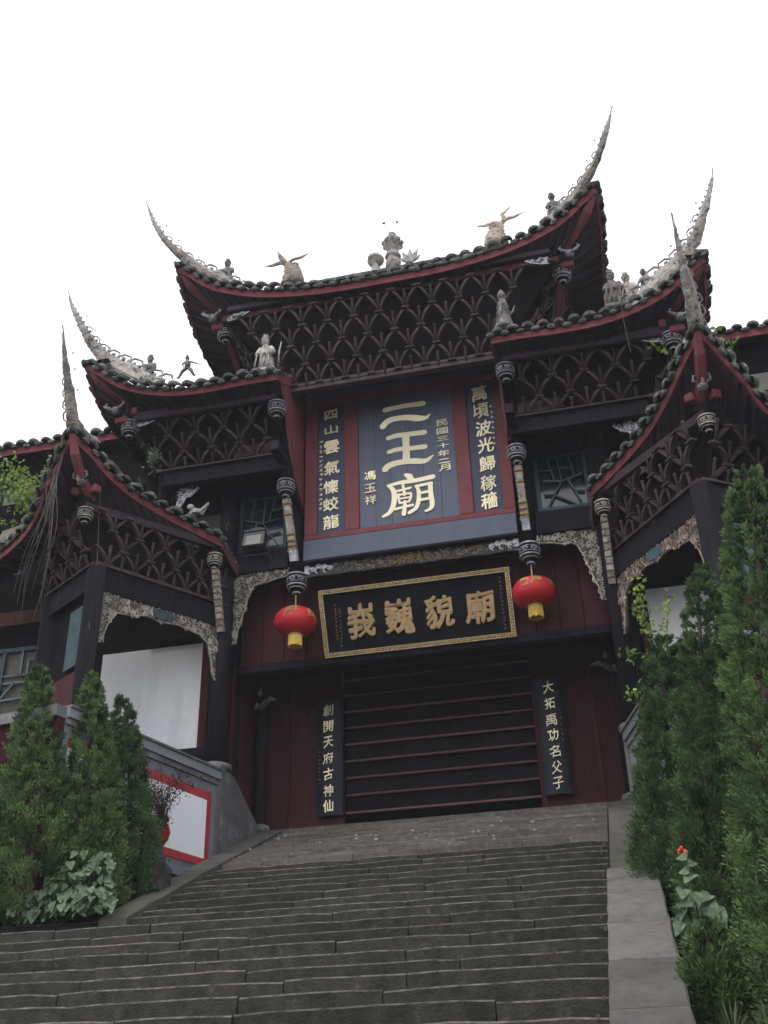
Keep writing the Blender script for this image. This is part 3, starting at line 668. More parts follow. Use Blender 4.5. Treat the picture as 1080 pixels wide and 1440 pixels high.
# ---- windows in the upper side bays
for s in (-1, 1):
    x0, x1, z0, z1 = 2.44, 3.42, 9.66, 10.84
    cx = s*(x0+x1)/2
    wn = P('window', MB().box(G(cx, 17.14, (z0+z1)/2), (x1-x0, .02, z1-z0)), 'glass')
    def W(nm, a, b, ww, m='teal'): obj(nm, MB().bar(G(s*a[0], 17.08, a[1]), G(s*b[0], 17.08, b[1]), .05, ww, (0, 0, 1) if abs(a[1]-b[1]) < abs(a[0]-b[0]) else (1, 0, 0)), m, wn)
    W('window_frame', (x0, z0+.03), (x1, z0+.03), .06); W('window_frame', (x0, z1-.03), (x1, z1-.03), .06)
    W('window_frame', (x0+.035, z0+.06), (x0+.035, z1-.06), .07); W('window_frame', (x1-.035, z0+.06), (x1-.035, z1-.06), .07)
    for a, b in (((.1, .55), (.5, .5)), ((.5, .5), (.95, .6)), ((.15, .06), (.5, .5)), ((.5, .5), (.45, .95)), ((.3, .28), (.75, .06)), ((.62, .55), (.85, .1)), ((.1, .3), (.3, .28)), ((.75, .3), (.95, .28)), ((.25, .94), (.35, .53)), ((.7, .94), (.78, .56)), ((.45, .75), (.75, .72)), ((.05, .75), (.3, .72))):
        A = (x0+.05+(x1-x0-.1)*a[0], z0+(z1-z0)*a[1]); B = (x0+.05+(x1-x0-.1)*b[0], z0+(z1-z0)*b[1]); W('lattice_bar', A, B, .026, 'tealpale')
    P('window_wall', MB().box(G(s*2.34, 17.12, 10.3), (.18, .08, 1.5)), 'dark'); P('window_wall', MB().box(G(s*3.62, 17.12, 10.3), (.38, .08, 1.5)), 'dark')
    P('window_wall', MB().box(G(s*2.95, 17.14, 11.0), (1.4, .05, .3)), 'dark')
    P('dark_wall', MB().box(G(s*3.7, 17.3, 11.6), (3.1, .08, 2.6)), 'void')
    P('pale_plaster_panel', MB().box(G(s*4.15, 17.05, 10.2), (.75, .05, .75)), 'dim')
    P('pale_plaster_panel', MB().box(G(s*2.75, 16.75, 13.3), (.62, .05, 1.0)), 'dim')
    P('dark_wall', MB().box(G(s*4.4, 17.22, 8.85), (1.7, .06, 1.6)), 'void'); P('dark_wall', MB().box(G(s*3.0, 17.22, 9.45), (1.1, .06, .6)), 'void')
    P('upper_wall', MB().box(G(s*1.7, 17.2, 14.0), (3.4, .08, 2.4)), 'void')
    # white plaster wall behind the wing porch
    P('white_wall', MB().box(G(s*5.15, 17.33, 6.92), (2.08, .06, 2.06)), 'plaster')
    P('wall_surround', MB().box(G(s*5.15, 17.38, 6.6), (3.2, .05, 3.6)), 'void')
    P('wall_rail', MB().box(G(s*5.0, 17.26, 5.80), (2.5, .14, .16)), 'dark'); P('wall_stile', MB().box(G(s*4.02, 17.27, 6.9), (.15, .1, 2.4)), 'redwood')
    P('porch_floor', MB().box(G(s*5.5, 16.5, 5.05), (2.6, 1.7, .12)), 'stone')

# ================================================================== bracket lattice
def arm_mesh(dx, dz, nm):
    mb = MB(); pts = []; n = 7
    for i in range(n):
        t = i/(n-1); q = Vector((dx*t, 0, dz*t)); nn = Vector((-dz, 0, dx)).normalized()*(1 if dx > 0 else -1)
        pts.append(q+nn*(.13*abs(dx))*math.sin(math.pi*t)+Vector((0, -.045*math.sin(math.pi*t), 0)))
    v = []; hw, hd = .025, .045
    for i, q in enumerate(pts):
        d = (pts[min(i+1, n-1)]-pts[max(i-1, 0)]).normalized(); nn = Vector((-d.z, 0, d.x)); k = 1.0-.25*abs(2*i/(n-1)-1)
        v += [q+nn*hw*k+Vector((0, -hd, 0)), q-nn*hw*k+Vector((0, -hd, 0)), q-nn*hw*k+Vector((0, hd, 0)), q+nn*hw*k+Vector((0, hd, 0))]
    f = [(i*4+k, i*4+(k+1) % 4, i*4+4+(k+1) % 4, i*4+4+k) for i in range(n-1) for k in range(4)]+[(0, 1, 2, 3), (n*4-1, n*4-2, n*4-3, n*4-4)]
    mb.add(v, f); return mesh_of(nm, mb, M['brown'])
PEG = mesh_of('peg', MB().lathe((0, 0, 0), [(.030, 0), (.026, .26), (.024, .31), (.034, .33), (.03, .36), (.012, .37)], 8), M['brown'], smooth=True)
BOSS = mesh_of('boss', MB().box((0, 0, 0), (.17, .13, .05), 0, 0, .012), M['brown'])
_arms = {}
def lattice(a, b, c, d, nx, rows, label=None, back=True):
    """a,b lower corners, c,d upper corners (c over a). arms and pegs between"""
    a, b, c, d = map(Vector, (a, b, c, d))
    lat = bpy.data.objects.new('bracket_lattice', None); link(lat, gate, (a+b)/2)
    if label: lat['label'] = label
    xdir = (b-a).normalized(); upv = ((c+d)/2-(a+b)/2); upv -= xdir*upv.dot(xdir); H = upv.length; upn = upv.normalized(); yd = upn.cross(xdir)
    rot = Matrix((xdir, yd, upn)).transposed()
    W0 = (b-a).length; W1 = (d-c).length; ex0 = (c-a).dot(xdir); ex1 = (d-b).dot(xdir)
    dx = W0/nx; h = H/rows; k = (round(dx, 3), round(h, 3))
    if k not in _arms: _arms[k] = (arm_mesh(dx/2, h, 'arm'), arm_mesh(-dx/2, h, 'arm'))
    for r in range(rows+1):
        t = r/rows; x0, x1 = ex0*t, W0+ex1*t
        j = -8
        while True:
            x = (j+(.5 if r % 2 else 0)+.25)*dx; j += 1
            if x > x1+.01: break
            if x < x0-.01: continue
            p = a+xdir*x+upn*h*r
            inst('lattice_boss', BOSS, p-yd*.03 if r else p+upn*.02-yd*.03, rot, lat)
            if r < rows:
                inst('lattice_peg', PEG, p+xdir*dx*.0-yd*.06+upn*.02, (rot @ Matrix.Rotation(R(random.uniform(-2, 2)), 3, 'X')), lat)
                if r == 0: inst('lattice_peg', PEG, p+xdir*dx*.5-yd*.05-upn*.12, rot, lat)
                for q in (0, 1):
                    xx = x+(dx/2 if q == 0 else -dx/2); t2 = (r+1)/rows
                    if ex0*t2-.06 <= xx <= W0+ex1*t2+.06: inst('lattice_arm', _arms[k][q], p, rot, lat)
    mb = MB().bar(a-xdir*.05, b+xdir*.05, .12, .07); obj('lattice_rail', mb, 'brown', lat)
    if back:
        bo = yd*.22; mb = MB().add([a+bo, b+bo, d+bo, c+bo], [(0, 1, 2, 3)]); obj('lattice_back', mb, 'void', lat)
    return lat
lattice(G(-2.12, 16.0, 12.62), G(2.12, 16.0, 12.62), G(-3.32, 15.5, 14.22), G(3.32, 15.5, 14.22), 8, 4, 'wide bracket lattice under the top roof')
P('lattice_beam', MB().box(G(0, 16.02, 12.53), (4.5, .14, .1), 0, 0, .01), 'brown')
P('lattice_soffit', MB().bar(G(0, 16.05, 12.5), G(0, 16.95, 13.2), 4.3, .04), 'blue')
for s in (-1, 1):
    A, B, C_, D = G(s*2.32, 16.05, 11.10), G(s*4.6, 16.05, 11.10), G(s*2.3, 15.6, 12.05), G(s*5.15, 15.6, 12.05)
    if s < 0: A, B, C_, D = B, A, D, C_
    lattice(A, B, C_, D, 4, 3, None)
    P('plaster_infill', MB().box(G(s*2.75, 16.1, 11.42), (.85, .03, .62), 0, R(-25)), 'brown')
    P('upper_beam', MB().box(G(s*3.4, 16.08, 10.91), (2.5, .14, .30), 0, 0, .012), 'dark')
    P('beam_lip', MB().box(G(s*3.4, 16.0, 11.075), (2.52, .16, .03)), 'brown')
    P('upper_beam_soffit', MB().box(G(s*3.5, 16.6, 11.2), (2.7, 1.1, .05)), 'void')
    # side return of the middle lattice
    A, B, C_, D = G(s*4.72, 16.0, 11.10), G(s*4.75, 17.2, 11.10), G(s*5.3, 15.6, 12.25), G(s*5.35, 17.2, 12.25)
    if s < 0: A, B, C_, D = B, A, D, C_
    lattice(A, B, C_, D, 3, 4, None)
    # side return of the top lattice
    A, B, C_, D = G(s*2.3, 16.1, 12.62), G(s*2.6, 17.3, 12.62), G(s*3.5, 15.9, 14.34), G(s*3.6, 18.2, 14.34)
    if s < 0: A, B, C_, D = B, A, D, C_
    lattice(A, B, C_, D, 3, 5, None, back=False)

# ================================================================== roofs
def tile_mesh(L):
    """one row of overlapping half-round cover tiles, front end closed by a disc"""
    mb = MB(); n = 6; r = .100; v = []; k = 5
    secs = [(0, 1.0), (.07, 1.06), (.24, .98), (.25, 1.08), (L, .96)]
    for yy, q in secs:
        for i in range(n+1):
            a = math.pi*i/n; v.append((r*q*math.cos(a)*1.12, yy, r*q*math.sin(a)*.85))
    f = [(j*(n+1)+i, j*(n+1)+i+1, (j+1)*(n+1)+i+1, (j+1)*(n+1)+i) for j in range(len(secs)-1) for i in range(n)]
    # swollen end
    c = len(v); v.append((0, -.035, r*.32)); f += [(i+1, i, c) for i in range(n)]+[(0, n, c)]
    mb.add(v, f); return mesh_of('tile_row', mb, M['tile'], smooth=False, fix=True)
def drip_mesh():
    mb = MB(); n = 8; v = [(0, -.045, -.02)]
    for i in range(n): a = 2*math.pi*i/n; v.append((.080*math.cos(a), -.02+.01*math.sin(a), -.03+.040*math.sin(a)))
    for i in range(n): a = 2*math.pi*i/n; v.append((.075*math.cos(a), .22, -.02+.025*math.sin(a)))
    f = [(0, 1+i, 1+(i+1) % n) for i in range(n)]+[(1+i, 1+n+i, 1+n+(i+1) % n, 1+(i+1) % n) for i in range(n)]
    mb.add(v, f); return mesh_of('drip_tile', mb, M['tile'])
DRIP = drip_mesh(); TR = {}
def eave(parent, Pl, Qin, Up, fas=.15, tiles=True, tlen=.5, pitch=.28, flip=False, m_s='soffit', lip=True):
    """Pl: eave line (top of the fascia); Qin: inner soffit line; Up: upper roof line"""
    n = 28; E_ = smoothline(Pl, n); Q = smoothline(Qin, n) if len(Qin) > 2 else resample(Qin, n); U = resample(Up, n)
    dn = Vector((0, 0, -fas)); inw = []
    for i in range(n):
        t = (E_[min(i+1, n-1)]-E_[max(i-1, 0)]); t.z = 0; t.normalize(); w_ = Vector((-t.y, t.x, 0))
        if w_.dot((U[i]-E_[i])) < 0: w_ = -w_
        inw.append(w_)
    # fascia board: outer and inner faces
    A = [e for e in E_]; B = [e+dn for e in E_]; v = A+B+[b+w_*.035 for b, w_ in zip(B, inw)]+[a+w_*.035 for a, w_ in zip(A, inw)]
    f = []
    for k in range(3): f += [(k*n+i, k*n+i+1, (k+1)*n+i+1, (k+1)*n+i) for i in range(n-1)]
    obj('fascia_board', MB().add(v, f), 'red', parent)
    # thin shadow lip: small square batten at the foot of the fascia
    B2 = [b+w_*.03+Vector((0, 0, .03)) for b, w_ in zip(B, inw)]
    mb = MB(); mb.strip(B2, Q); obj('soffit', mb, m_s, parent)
    # rafters under the soffit, flat boards
    mb = MB(); nr = int(sum((a-b).length for a, b in zip(E_, E_[1:]))/.22); EE = resample(B2, nr); QQ = resample(Q, nr)
    for a, b in zip(EE, QQ):
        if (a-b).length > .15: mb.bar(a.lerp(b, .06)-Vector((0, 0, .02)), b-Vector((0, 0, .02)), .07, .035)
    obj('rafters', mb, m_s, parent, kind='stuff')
    mb = MB(); k = 7; gl = []
    for j in range(k+1):
        t = j/k; row = []
        for i in range(n):
            q = (E_[i]+Vector((0, 0, .035))).lerp(U[i], t); q = q-Vector((0, 0, .12*math.sin(math.pi*t)*(U[i]-E_[i]).length/2)); row.append(q)
        gl += row
    mb.add(gl, [(j*n+i, j*n+i+1, (j+1)*n+i+1, (j+1)*n+i) for j in range(k) for i in range(n-1)])
    sk = obj('roof_slope', mb, 'roofskin', parent, smooth=True)
    if tiles:
        L = sum((a-b).length for a, b in zip(E_, E_[1:])); nt_ = max(2, int(round(L/pitch))); T = resample(E_, nt_*2+1)
        if tlen not in TR: TR[tlen] = tile_mesh(tlen)
        for i in range(nt_*2+1):
            p = T[i]; tdir = (T[min(i+1, nt_*2)]-T[max(i-1, 0)]).normalized(); jn = min(n-1, int(i/(nt_*2)*(n-1)+.5)); w_ = inw[jn]
            sl = (U[jn]-E_[jn]); hd = max(.2, sl.dot(w_)); rise = min(.75, max(.12, sl.z/hd*.8)) if sl.length > .3 else .3
            yd = (w_+Vector((0, 0, rise))).normalized(); xd = (tdir-yd*tdir.dot(yd)).normalized(); zd = xd.cross(yd)
            if zd.z < 0: xd = -xd; zd = -zd
            rot = Matrix((xd, yd, zd)).transposed() @ Matrix.Rotation(R(random.uniform(-5, 5)), 3, 'Y') @ Matrix.Rotation(R(random.uniform(-4, 4)), 3, 'Z')
            jz = random.uniform(-.012, .012); s3 = random.uniform(.92, 1.12)
            if i % 2: inst('tile_row', TR[tlen], p-w_*random.uniform(.06, .09)+Vector((0, 0, .052+jz)), rot, parent, (s3, 1, s3*random.uniform(.95, 1.2)))
            else: inst('drip_tile', DRIP, p-w_*random.uniform(.05, .08)+Vector((0, 0, .035+jz)), rot, parent, (s3, 1, random.uniform(.9, 1.2)))
    return E_
def roof(label, loc):
    r = bpy.data.objects.new('roof', None); link(r, gate, loc); r['label'] = label; return r
TOPF = [(4.33, 15.2, 15.66), (4.09, 15.22, 15.48), (3.78, 15.25, 15.20), (3.5, 15.28, 15.02), (2.9, 15.32, 14.78), (2.19, 15.35, 14.62), (1.19, 15.36, 14.50), (0, 15.36, 14.48)]
top = roof('topmost roof of the gate with long upswept corners', G(0, 16.8, 15))
front = [G(-x, y, z) for x, y, z in TOPF[:-1]]+[G(x, y, z) for x, y, z in TOPF[::-1]]
eave(top, front, [G(-3.95, 15.55, 15.15), G(-3.4, 15.72, 14.62), G(-2, 15.75, 14.38), G(2, 15.75, 14.38), G(3.4, 15.72, 14.62), G(3.95, 15.55, 15.15)], [G(-3.7, 16.0, 15.45), G(-2.9, 16.6, 15.7), G(2.9, 16.6, 15.7), G(3.7, 16.0, 15.45)], .16)
P('purlin', MB().box(G(0, 15.62, 14.33), (6.9, .13, .16), 0, 0, .02), 'redwood')
P('purlin', MB().box(G(0, 15.5, 14.48), (6.6, .10, .14), 0, 0, .02), 'soffit')
for s in (-1, 1):
    eave(top, [G(s*4.33, 15.2, 15.66), G(s*4.36, 15.45, 15.45), G(s*4.36, 15.75, 15.2), G(s*4.33, 16.1, 14.9), G(s*4.30, 16.6, 14.62), G(s*4.28, 17.4, 14.5), G(s*4.28, 18.8, 14.5)],
         [G(s*3.95, 15.55, 15.15), G(s*3.62, 16.0, 14.6), G(s*3.55, 17, 14.38), G(s*3.55, 18.8, 14.38)], [G(s*3.7, 16.0, 15.45), G(s*2.9, 16.6, 15.7), G(s*2.9, 17.8, 15.7), G(s*3.0, 18.8, 15.3)], .15)
P('ridge_beam', MB().box(G(0, 16.6, 15.72), (5.8, .22, .22), 0, 0, .03), 'tile')
MIDF = [(5.95, 14.88, 13.16), (5.75, 14.9, 13.03), (5.46, 14.93, 12.80), (5.13, 14.95, 12.57), (4.62, 15.0, 12.38), (4.01, 15.05, 12.28), (3.4, 15.07, 12.26), (2.8, 15.08, 12.29), (2.33, 15.1, 12.31), (2.03, 15.1, 12.30)]
mids = {}
for s in (-1, 1):
    m_ = roof('middle roof on the %s of the gate, ending in a tall upswept horn' % ('left' if s < 0 else 'right'), G(s*4, 16.5, 12.8)); mids[s] = m_
    eave(m_, [G(s*x, y, z) for x, y, z in MIDF], [G(s*5.6, 15.2, 12.7), G(s*5.1, 15.45, 12.36), G(s*4, 15.5, 12.08), G(s*2.1, 15.5, 12.08)], [G(s*5.4, 15.6, 13.0), G(s*4.6, 16.4, 13.3), G(s*3.4, 16.8, 13.35), G(s*2.1, 16.8, 13.3)], .14)
    eave(m_, [G(s*5.95, 14.88, 13.16), G(s*5.95, 15.1, 12.98), G(s*5.93, 15.35, 12.72), G(s*5.88, 15.7, 12.48), G(s*5.82, 16.2, 12.34), G(s*5.8, 17.6, 12.3)],
         [G(s*5.6, 15.2, 12.7), G(s*5.35, 15.7, 12.3), G(s*5.3, 17.6, 12.2)], [G(s*5.4, 15.6, 13.0), G(s*4.9, 16.4, 13.3), G(s*4.8, 17.6, 13.35)], .13)
    # verge towards the centre
    for i in range(7):
        p = G(s*2.03, 15.12, 12.38).lerp(G(s*2.03, 16.85, 13.38), i/6.5)
        inst('drip_tile', DRIP, p, (R(25), 0, s*R(-90)), m_, (1.2, 1, 1.2))
    obj('verge_board', MB().bar(G(s*2.05, 15.12, 12.22), G(s*2.05, 16.85, 13.25), .04, .18), 'redpanel', m_)
    P('purlin', MB().box(G(s*3.75, 15.46, 12.08), (3.2, .12, .2), 0, 0, .02), 'soffit')
# ---- wings
dA = Vector((.563, -.827, 0)); eB = Vector((.827, .563, 0))
def V3(s, p): return G(s*p[0], p[1], p[2])
wings = {}
for s in (-1, 1):
    wg = roof('corner wing roof on the %s, its hip pointing at the viewer' % ('left' if s < 0 else 'right'), G(s*5, 15, 10)); wings[s] = wg
    inn = [(5.40, 13.85, 10.74), (5.2, 14.1, 10.56), (5.04, 14.25, 10.36), (4.9, 14.43, 10.18), (4.73, 14.71, 10.04), (4.56, 15.05, 9.96), (4.27, 15.45, 9.85), (3.91, 15.85, 9.72), (3.42, 16.25, 9.52)]
    eave(wg, [V3(s, p) for p in inn], [V3(s, p) for p in ((5.28, 14.4, 10.15), (5.0, 14.85, 9.72), (4.35, 15.6, 9.54), (3.5, 16.42, 9.46))], [V3(s, p) for p in ((5.15, 14.9, 10.75), (4.85, 15.6, 10.35), (4.4, 16.3, 10.1), (3.75, 16.95, 9.75))], .15)
    out = [(5.42, 13.85, 10.74), (5.6, 13.95, 10.5), (5.76, 14.02, 10.22), (6.0, 14.16, 9.86), (6.2, 14.32, 9.45), (6.6, 14.6, 9.25), (7.3, 15.06, 9.2), (8.4, 15.7, 9.3)]
    eave(wg, [V3(s, p) for p in out], [V3(s, p) for p in ((5.42, 14.45, 10.1), (5.8, 14.8, 9.55), (6.3, 15.1, 9.2), (8.0, 16.2, 9.2))], [V3(s, p) for p in ((5.15, 14.9, 10.75), (5.7, 15.5, 10.6), (6.8, 15.9, 10.45), (8.3, 16.5, 10.6))], .14)
    for i in range(7):   # inner verge of the wing roof, running back
        p = V3(s, (3.42, 16.27, 9.56)).lerp(V3(s, (3.36, 17.0, 9.30)), i/6.5); inst('drip_tile', DRIP, p, (R(20), 0, s*R(-80)), wg, (1.1, 1, 1.2))
    obj('verge_board', MB().bar(V3(s, (3.43, 16.27, 9.40)), V3(s, (3.37, 17.0, 9.14)), .03, .15), 'red', wg)
    A = Vector((3.6, 16.95, 0)); B = Vector((5.1, 14.75, 0)); C_ = Vector((6.45, 15.66, 0))
    nA = Vector((-.827, -.563, 0)); nB = Vector((.563, -.827, 0))
    def W3(p, z, o=Vector((0, 0, 0))): return V3(s, (p.x+o.x, p.y+o.y, z))
    P('wing_column', MB().box(W3(B, 6.7), (.30, .30, 3.46), -s*R(34), 0, .02), 'dark')
    P('wing_column', MB().box(W3(C_, 6.7), (.28, .28, 3.46), -s*R(34), 0, .02), 'dark')
    P('wing_beam', MB().bar(W3(A, 8.22), W3(B, 8.22), .18, .42), 'dark'); P('wing_beam', MB().bar(W3(B, 8.22), W3(C_, 8.22), .18, .42), 'dark')
    P('beam_lip', MB().bar(W3(A, 8.445, nA*.04), W3(B, 8.445, nA*.04), .24, .03), 'brown'); P('beam_lip', MB().bar(W3(B, 8.445, nB*.04), W3(C_, 8.445, nB*.04), .24, .03), 'brown')
    a, b, c, d = W3(A, 8.48, nA*.05), W3(B, 8.48, nA*.05), V3(s, (3.45, 16.5, 9.42)), V3(s, (5.3, 14.55, 9.5))
    L_ = (a, b, c, d) if s > 0 else (b, a, d, c)
    if s > 0: L_ = (a, b, c, d)
    lattice(*L_, 5, 3)
    a, b, c, d = W3(B, 8.48, nB*.05), W3(C_, 8.48, nB*.05), V3(s, (5.45, 14.55, 9.5)), V3(s, (6.9, 15.4, 9.2))
    L_ = (a, b, c, d) if s > 0 else (b, a, d, c)
    lattice(*L_, 3, 3)
    P('purlin', MB().bar(V3(s, (3.45, 16.42, 9.44)), V3(s, (5.35, 14.48, 9.56)), .11, .15), 'soffit')
    pendant(s*3.59, 16.32, 9.28, .135, .32, 'ochrebead'); post(s*3.59, 16.32, 9.28, 9.6, .10)
    pendant(s*5.35, 14.55, 9.55, .135, .30, 'ochrebead'); post(s*5.35, 14.55, 9.55, 10.1, .10)
    P('sloping_bracket', MB().bar(V3(s, (3.58, 16.36, 8.98)), V3(s, (3.56, 16.75, 7.88)), .12, .11, (0, -1, .4)), 'carve')
    mb = MB(); p0 = V3(s, (3.58, 16.36, 8.98)); p1 = V3(s, (3.56, 16.75, 7.9)); d_ = p1-p0
    relief(mb, p0+Vector((-.05, -.07, -.03)), (1, 0, 0), d_.normalized(), (0, -1, -.3), .10, d_.length, 22, .014, 5); 
    for t in np.linspace(.1, .95, 9): mb.box(p0.lerp(p1, t)+Vector((0, -.03, 0)), (.135, .10, .03), 0, R(-20), .006)
    P('bracket_relief', mb, 'ochrebead', kind='stuff')
    # carved spandrel between the column and the wing corner post
    u = (A-B).length; ax = (W3(B, 0)-W3(A, 0)).normalized(); nn = Vector((s*nA.x, nA.y, 0))
    poly = [(.16, 8.0), (u-.14, 8.0), (u-.14, 7.05), (u-.20, 7.12), (u-.27, 7.40), (u-.42, 7.68), (u-.75, 7.72), (u*.62, 7.80), (u*.5, 7.76), (u*.38, 7.80), (.55, 7.74), (.36, 7.62), (.28, 7.34), (.22, 7.06), (.16, 6.95)]
    carved_poly(poly, W3(A, 0, nA*.06), ax, nn, 'carve' if s < 0 else 'carvered', 190, 31, rs=.024)
    P('painted_medallion', MB().prism([(x_, z_) for x_, z_ in ((-.22, 0), (-.17, .09), (.17, .09), (.22, 0), (.17, -.09), (-.17, -.09))], W3(A, 7.89, nA*.075)+ax*(u*.5), ax, (0, 0, 1), nn*.015), 'teal')
    # red blocks, dark hook ornament and the hip beam below the corner
    P('hip_beam', MB().tube([V3(s, (5.3, 14.62, 9.75)), V3(s, (5.36, 14.3, 10.02)), V3(s, (5.39, 14.0, 10.36)), V3(s, (5.41, 13.86, 10.72))], [.10, .10, .095, .07], 6), 'red')
    for q in (-1, 1): P('bracket_block', MB().box(V3(s, (5.35+q*.19, 14.45, 9.86)), (.16, .16, .16), q*.5, 0, .02), 'red')
    mb = MB(); c0 = V3(s, (5.36, 14.3, 9.97)); mb.ball(c0, .095, 8, 6)
    for q in (-1, 1): mb.tube([c0+Vector((q*.05, -.03, .03)), c0+Vector((q*.14, -.08, .07)), c0+Vector((q*.12, -.1, .15)), c0+Vector((q*.05, -.1, .14))], [.035, .03, .02, .01], 5)
    mb.tube([c0, c0+Vector((0, -.12, -.03)), c0+Vector((0, -.18, .03))], [.05, .035, .015], 5); P('hook_ornament', mb, 'silver', smooth=True)
    # window panel on the outer face of the wing and the dark wall under it
    ax2 = (W3(C_, 0)-W3(B, 0)).normalized()
    mb = MB(); mb.bar(W3(B, 7.28)+ax2*.26, W3(B, 7.28)+ax2*.74, .05, 1.1); P('side_panel', mb, 'teal')
    P('side_wall', MB().bar(W3(B, 6.6, -nB*.08), W3(C_, 6.6, -nB*.08), .05, 3.0), 'void')
    P('side_plank', MB().bar(W3(B, 5.9, -nB*.03), W3(C_, 5.9, -nB*.03), .04, 1.5), 'redwood')
# hip beams and hook ornaments of the upper corners
for s in (-1, 1):
    for (a, b, c, d), z0 in ((((3.47, 15.9, 14.72), (3.8, 15.65, 14.95), (4.1, 15.4, 15.22), (4.31, 15.24, 15.6)), 0), (((5.19, 15.5, 12.42), (5.45, 15.25, 12.6), (5.72, 15.05, 12.82), (5.93, 14.92, 13.1)), 1)):
        P('hip_beam', MB().tube([V3(s, p) for p in (a, b, c, d)], [.11, .11, .10, .07], 6), 'red')
        c0 = V3(s, (a[0]+.2, a[1]-.3, a[2]-.28)); mb = MB().ball(c0, .09, 8, 6)
        for q in (-1, 1): mb.tube([c0, c0+Vector((q*.12, -.05, .05)), c0+Vector((q*.2, -.05, .12)), c0+Vector((q*.15, -.05, .18))], [.04, .035, .025, .01], 5)
        mb.tube([c0, c0+Vector((s*.1, -.1, -.02)), c0+Vector((s*.2, -.12, .05))], [.05, .03, .012], 5); P('hook_ornament', mb, 'silver', smooth=True)
        P('bracket_block', MB().box(V3(s, (a[0]+.12, a[1]-.12, a[2]-.42)), (.26, .15, .14), 0, 0, .02), 'red')
        P('bracket_block', MB().box(V3(s, (a[0]-.12, a[1]-.05, a[2]-.22)), (.13, .2, .18), 0, 0, .02), 'red')

# ================================================================== horns, fish, finial, statues
def horn(name, pts, s, r0, parent, label, tail=None):
    L = smoothline([V3(s, p) for p in pts], 26); n = len(L)
    # body: flat tapering blade, pierced band above it
    rad = [max(.014, r0*(i/(n-1))**.8*(1 if i < n*.7 else 1-(i-n*.7)/(n*.3)*.45)) for i in range(n)]
    sp = [r*random.uniform(.85, 1.2) for r in rad]
    ob = obj(name, MB().tube(L, sp, 7, (s*.2, 1, .2), .55).jit(.02), 'horn', parent, smooth=False, label=label)
    mb = MB()
    for i in range(1, n-1):
        d = (L[i+1]-L[i-1]).normalized(); nn = Vector((-d.z, 0, d.x))*(1 if d.x < 0 else -1)
        if nn.z < 0: nn = -nn
        r = rad[i]
        if i % 1 == 0 and r > .02:
            q = L[i]+nn*r*1.2
            mb.ball(q, r*.30+.006, 6, 4, (1, .8, 1))
            if i % 2 == 0 and r > .07: mb.tube([q, q+nn*r*.8+d*r*.5, q+nn*r*1.0+d*r*1.5, q+nn*r*.3+d*r*2.0], [r*.16, r*.18, r*.16, r*.12], 5)
            q2 = L[i]-nn*r*.9; mb.ball(q2, r*.22+.006, 5, 4)
    mb.jit(.012); obj('pierced_crest', mb, 'horn', ob, kind='stuff')
    # cream lower body near the corner
    k0 = int(n*.52); LL = [p-Vector((0, 0, rad[i+k0]*.5)) for i, p in enumerate(L[k0:int(n*.86)])]
    obj('cream_scroll', MB().tube(LL, [rad[k0+i]*.95 for i in range(len(LL))], 7, (s*.2, 1, .2), .62).jit(.03), 'horncream', ob)
    k1 = int(n*(.50 if r0 < .16 else .36)); k2 = int(n*(.78 if r0 < .16 else .52)); obj('horn_foot', MB().tube(L[k1:k2], [rad[k1]*.9+(.085*r0/.15-rad[k1]*.9)*((i/(k2-k1-1))**1.3) for i in range(k2-k1)], 8, (s*.2, 1, .2), .8).jit(.02), 'horncream', ob)
    # wires of iron standing out
    mb = MB()
    for t in (.3, .42, .55):
        p = L[int(n*t)]; mb.tube([p, p+Vector((s*-.10, 0, .12)), p+Vector((s*-.12, 0, .17))], [.006, .005, .004], 4).ball(p+Vector((s*-.12, 0, .18)), .018, 5, 4)
    obj('iron_wire', mb, 'metal', ob, kind='stuff')
    return ob
for s in (-1, 1):
    sd_ = 'left' if s < 0 else 'right'
    horn('roof_horn', [(4.87, 14.48, 16.98), (4.76, 14.52, 16.62), (4.62, 14.6, 16.28), (4.44, 14.8, 15.98), (4.22, 15.05, 15.80), (3.95, 15.3, 15.62), (3.65, 15.5, 15.5), (3.3, 15.75, 15.35), (2.9, 15.95, 15.22)], s, .18, top, 'long plaster horn of the top roof on the %s' % sd_)
    horn('roof_horn', [(6.40, 14.52, 14.86), (6.34, 14.55, 14.62), (6.24, 14.62, 14.35), (6.08, 14.72, 14.0), (5.88, 14.92, 13.62), (5.6, 15.1, 13.36), (5.25, 15.25, 13.15), (4.95, 15.4, 13.0), (4.6, 15.55, 12.88)], s, .20, mids[s], 'plaster horn of the middle roof on the %s' % sd_)
    horn('roof_horn', [(5.25, 12.78, 12.30), (5.27, 12.95, 12.0), (5.31, 13.2, 11.65), (5.36, 13.5, 11.32), (5.39, 13.74, 11.02), (5.40, 13.95, 10.88), (5.34, 14.15, 10.86), (5.25, 14.4, 10.84)], s, .15, wings[s], 'thin straight horn of the wing roof on the %s' % sd_)
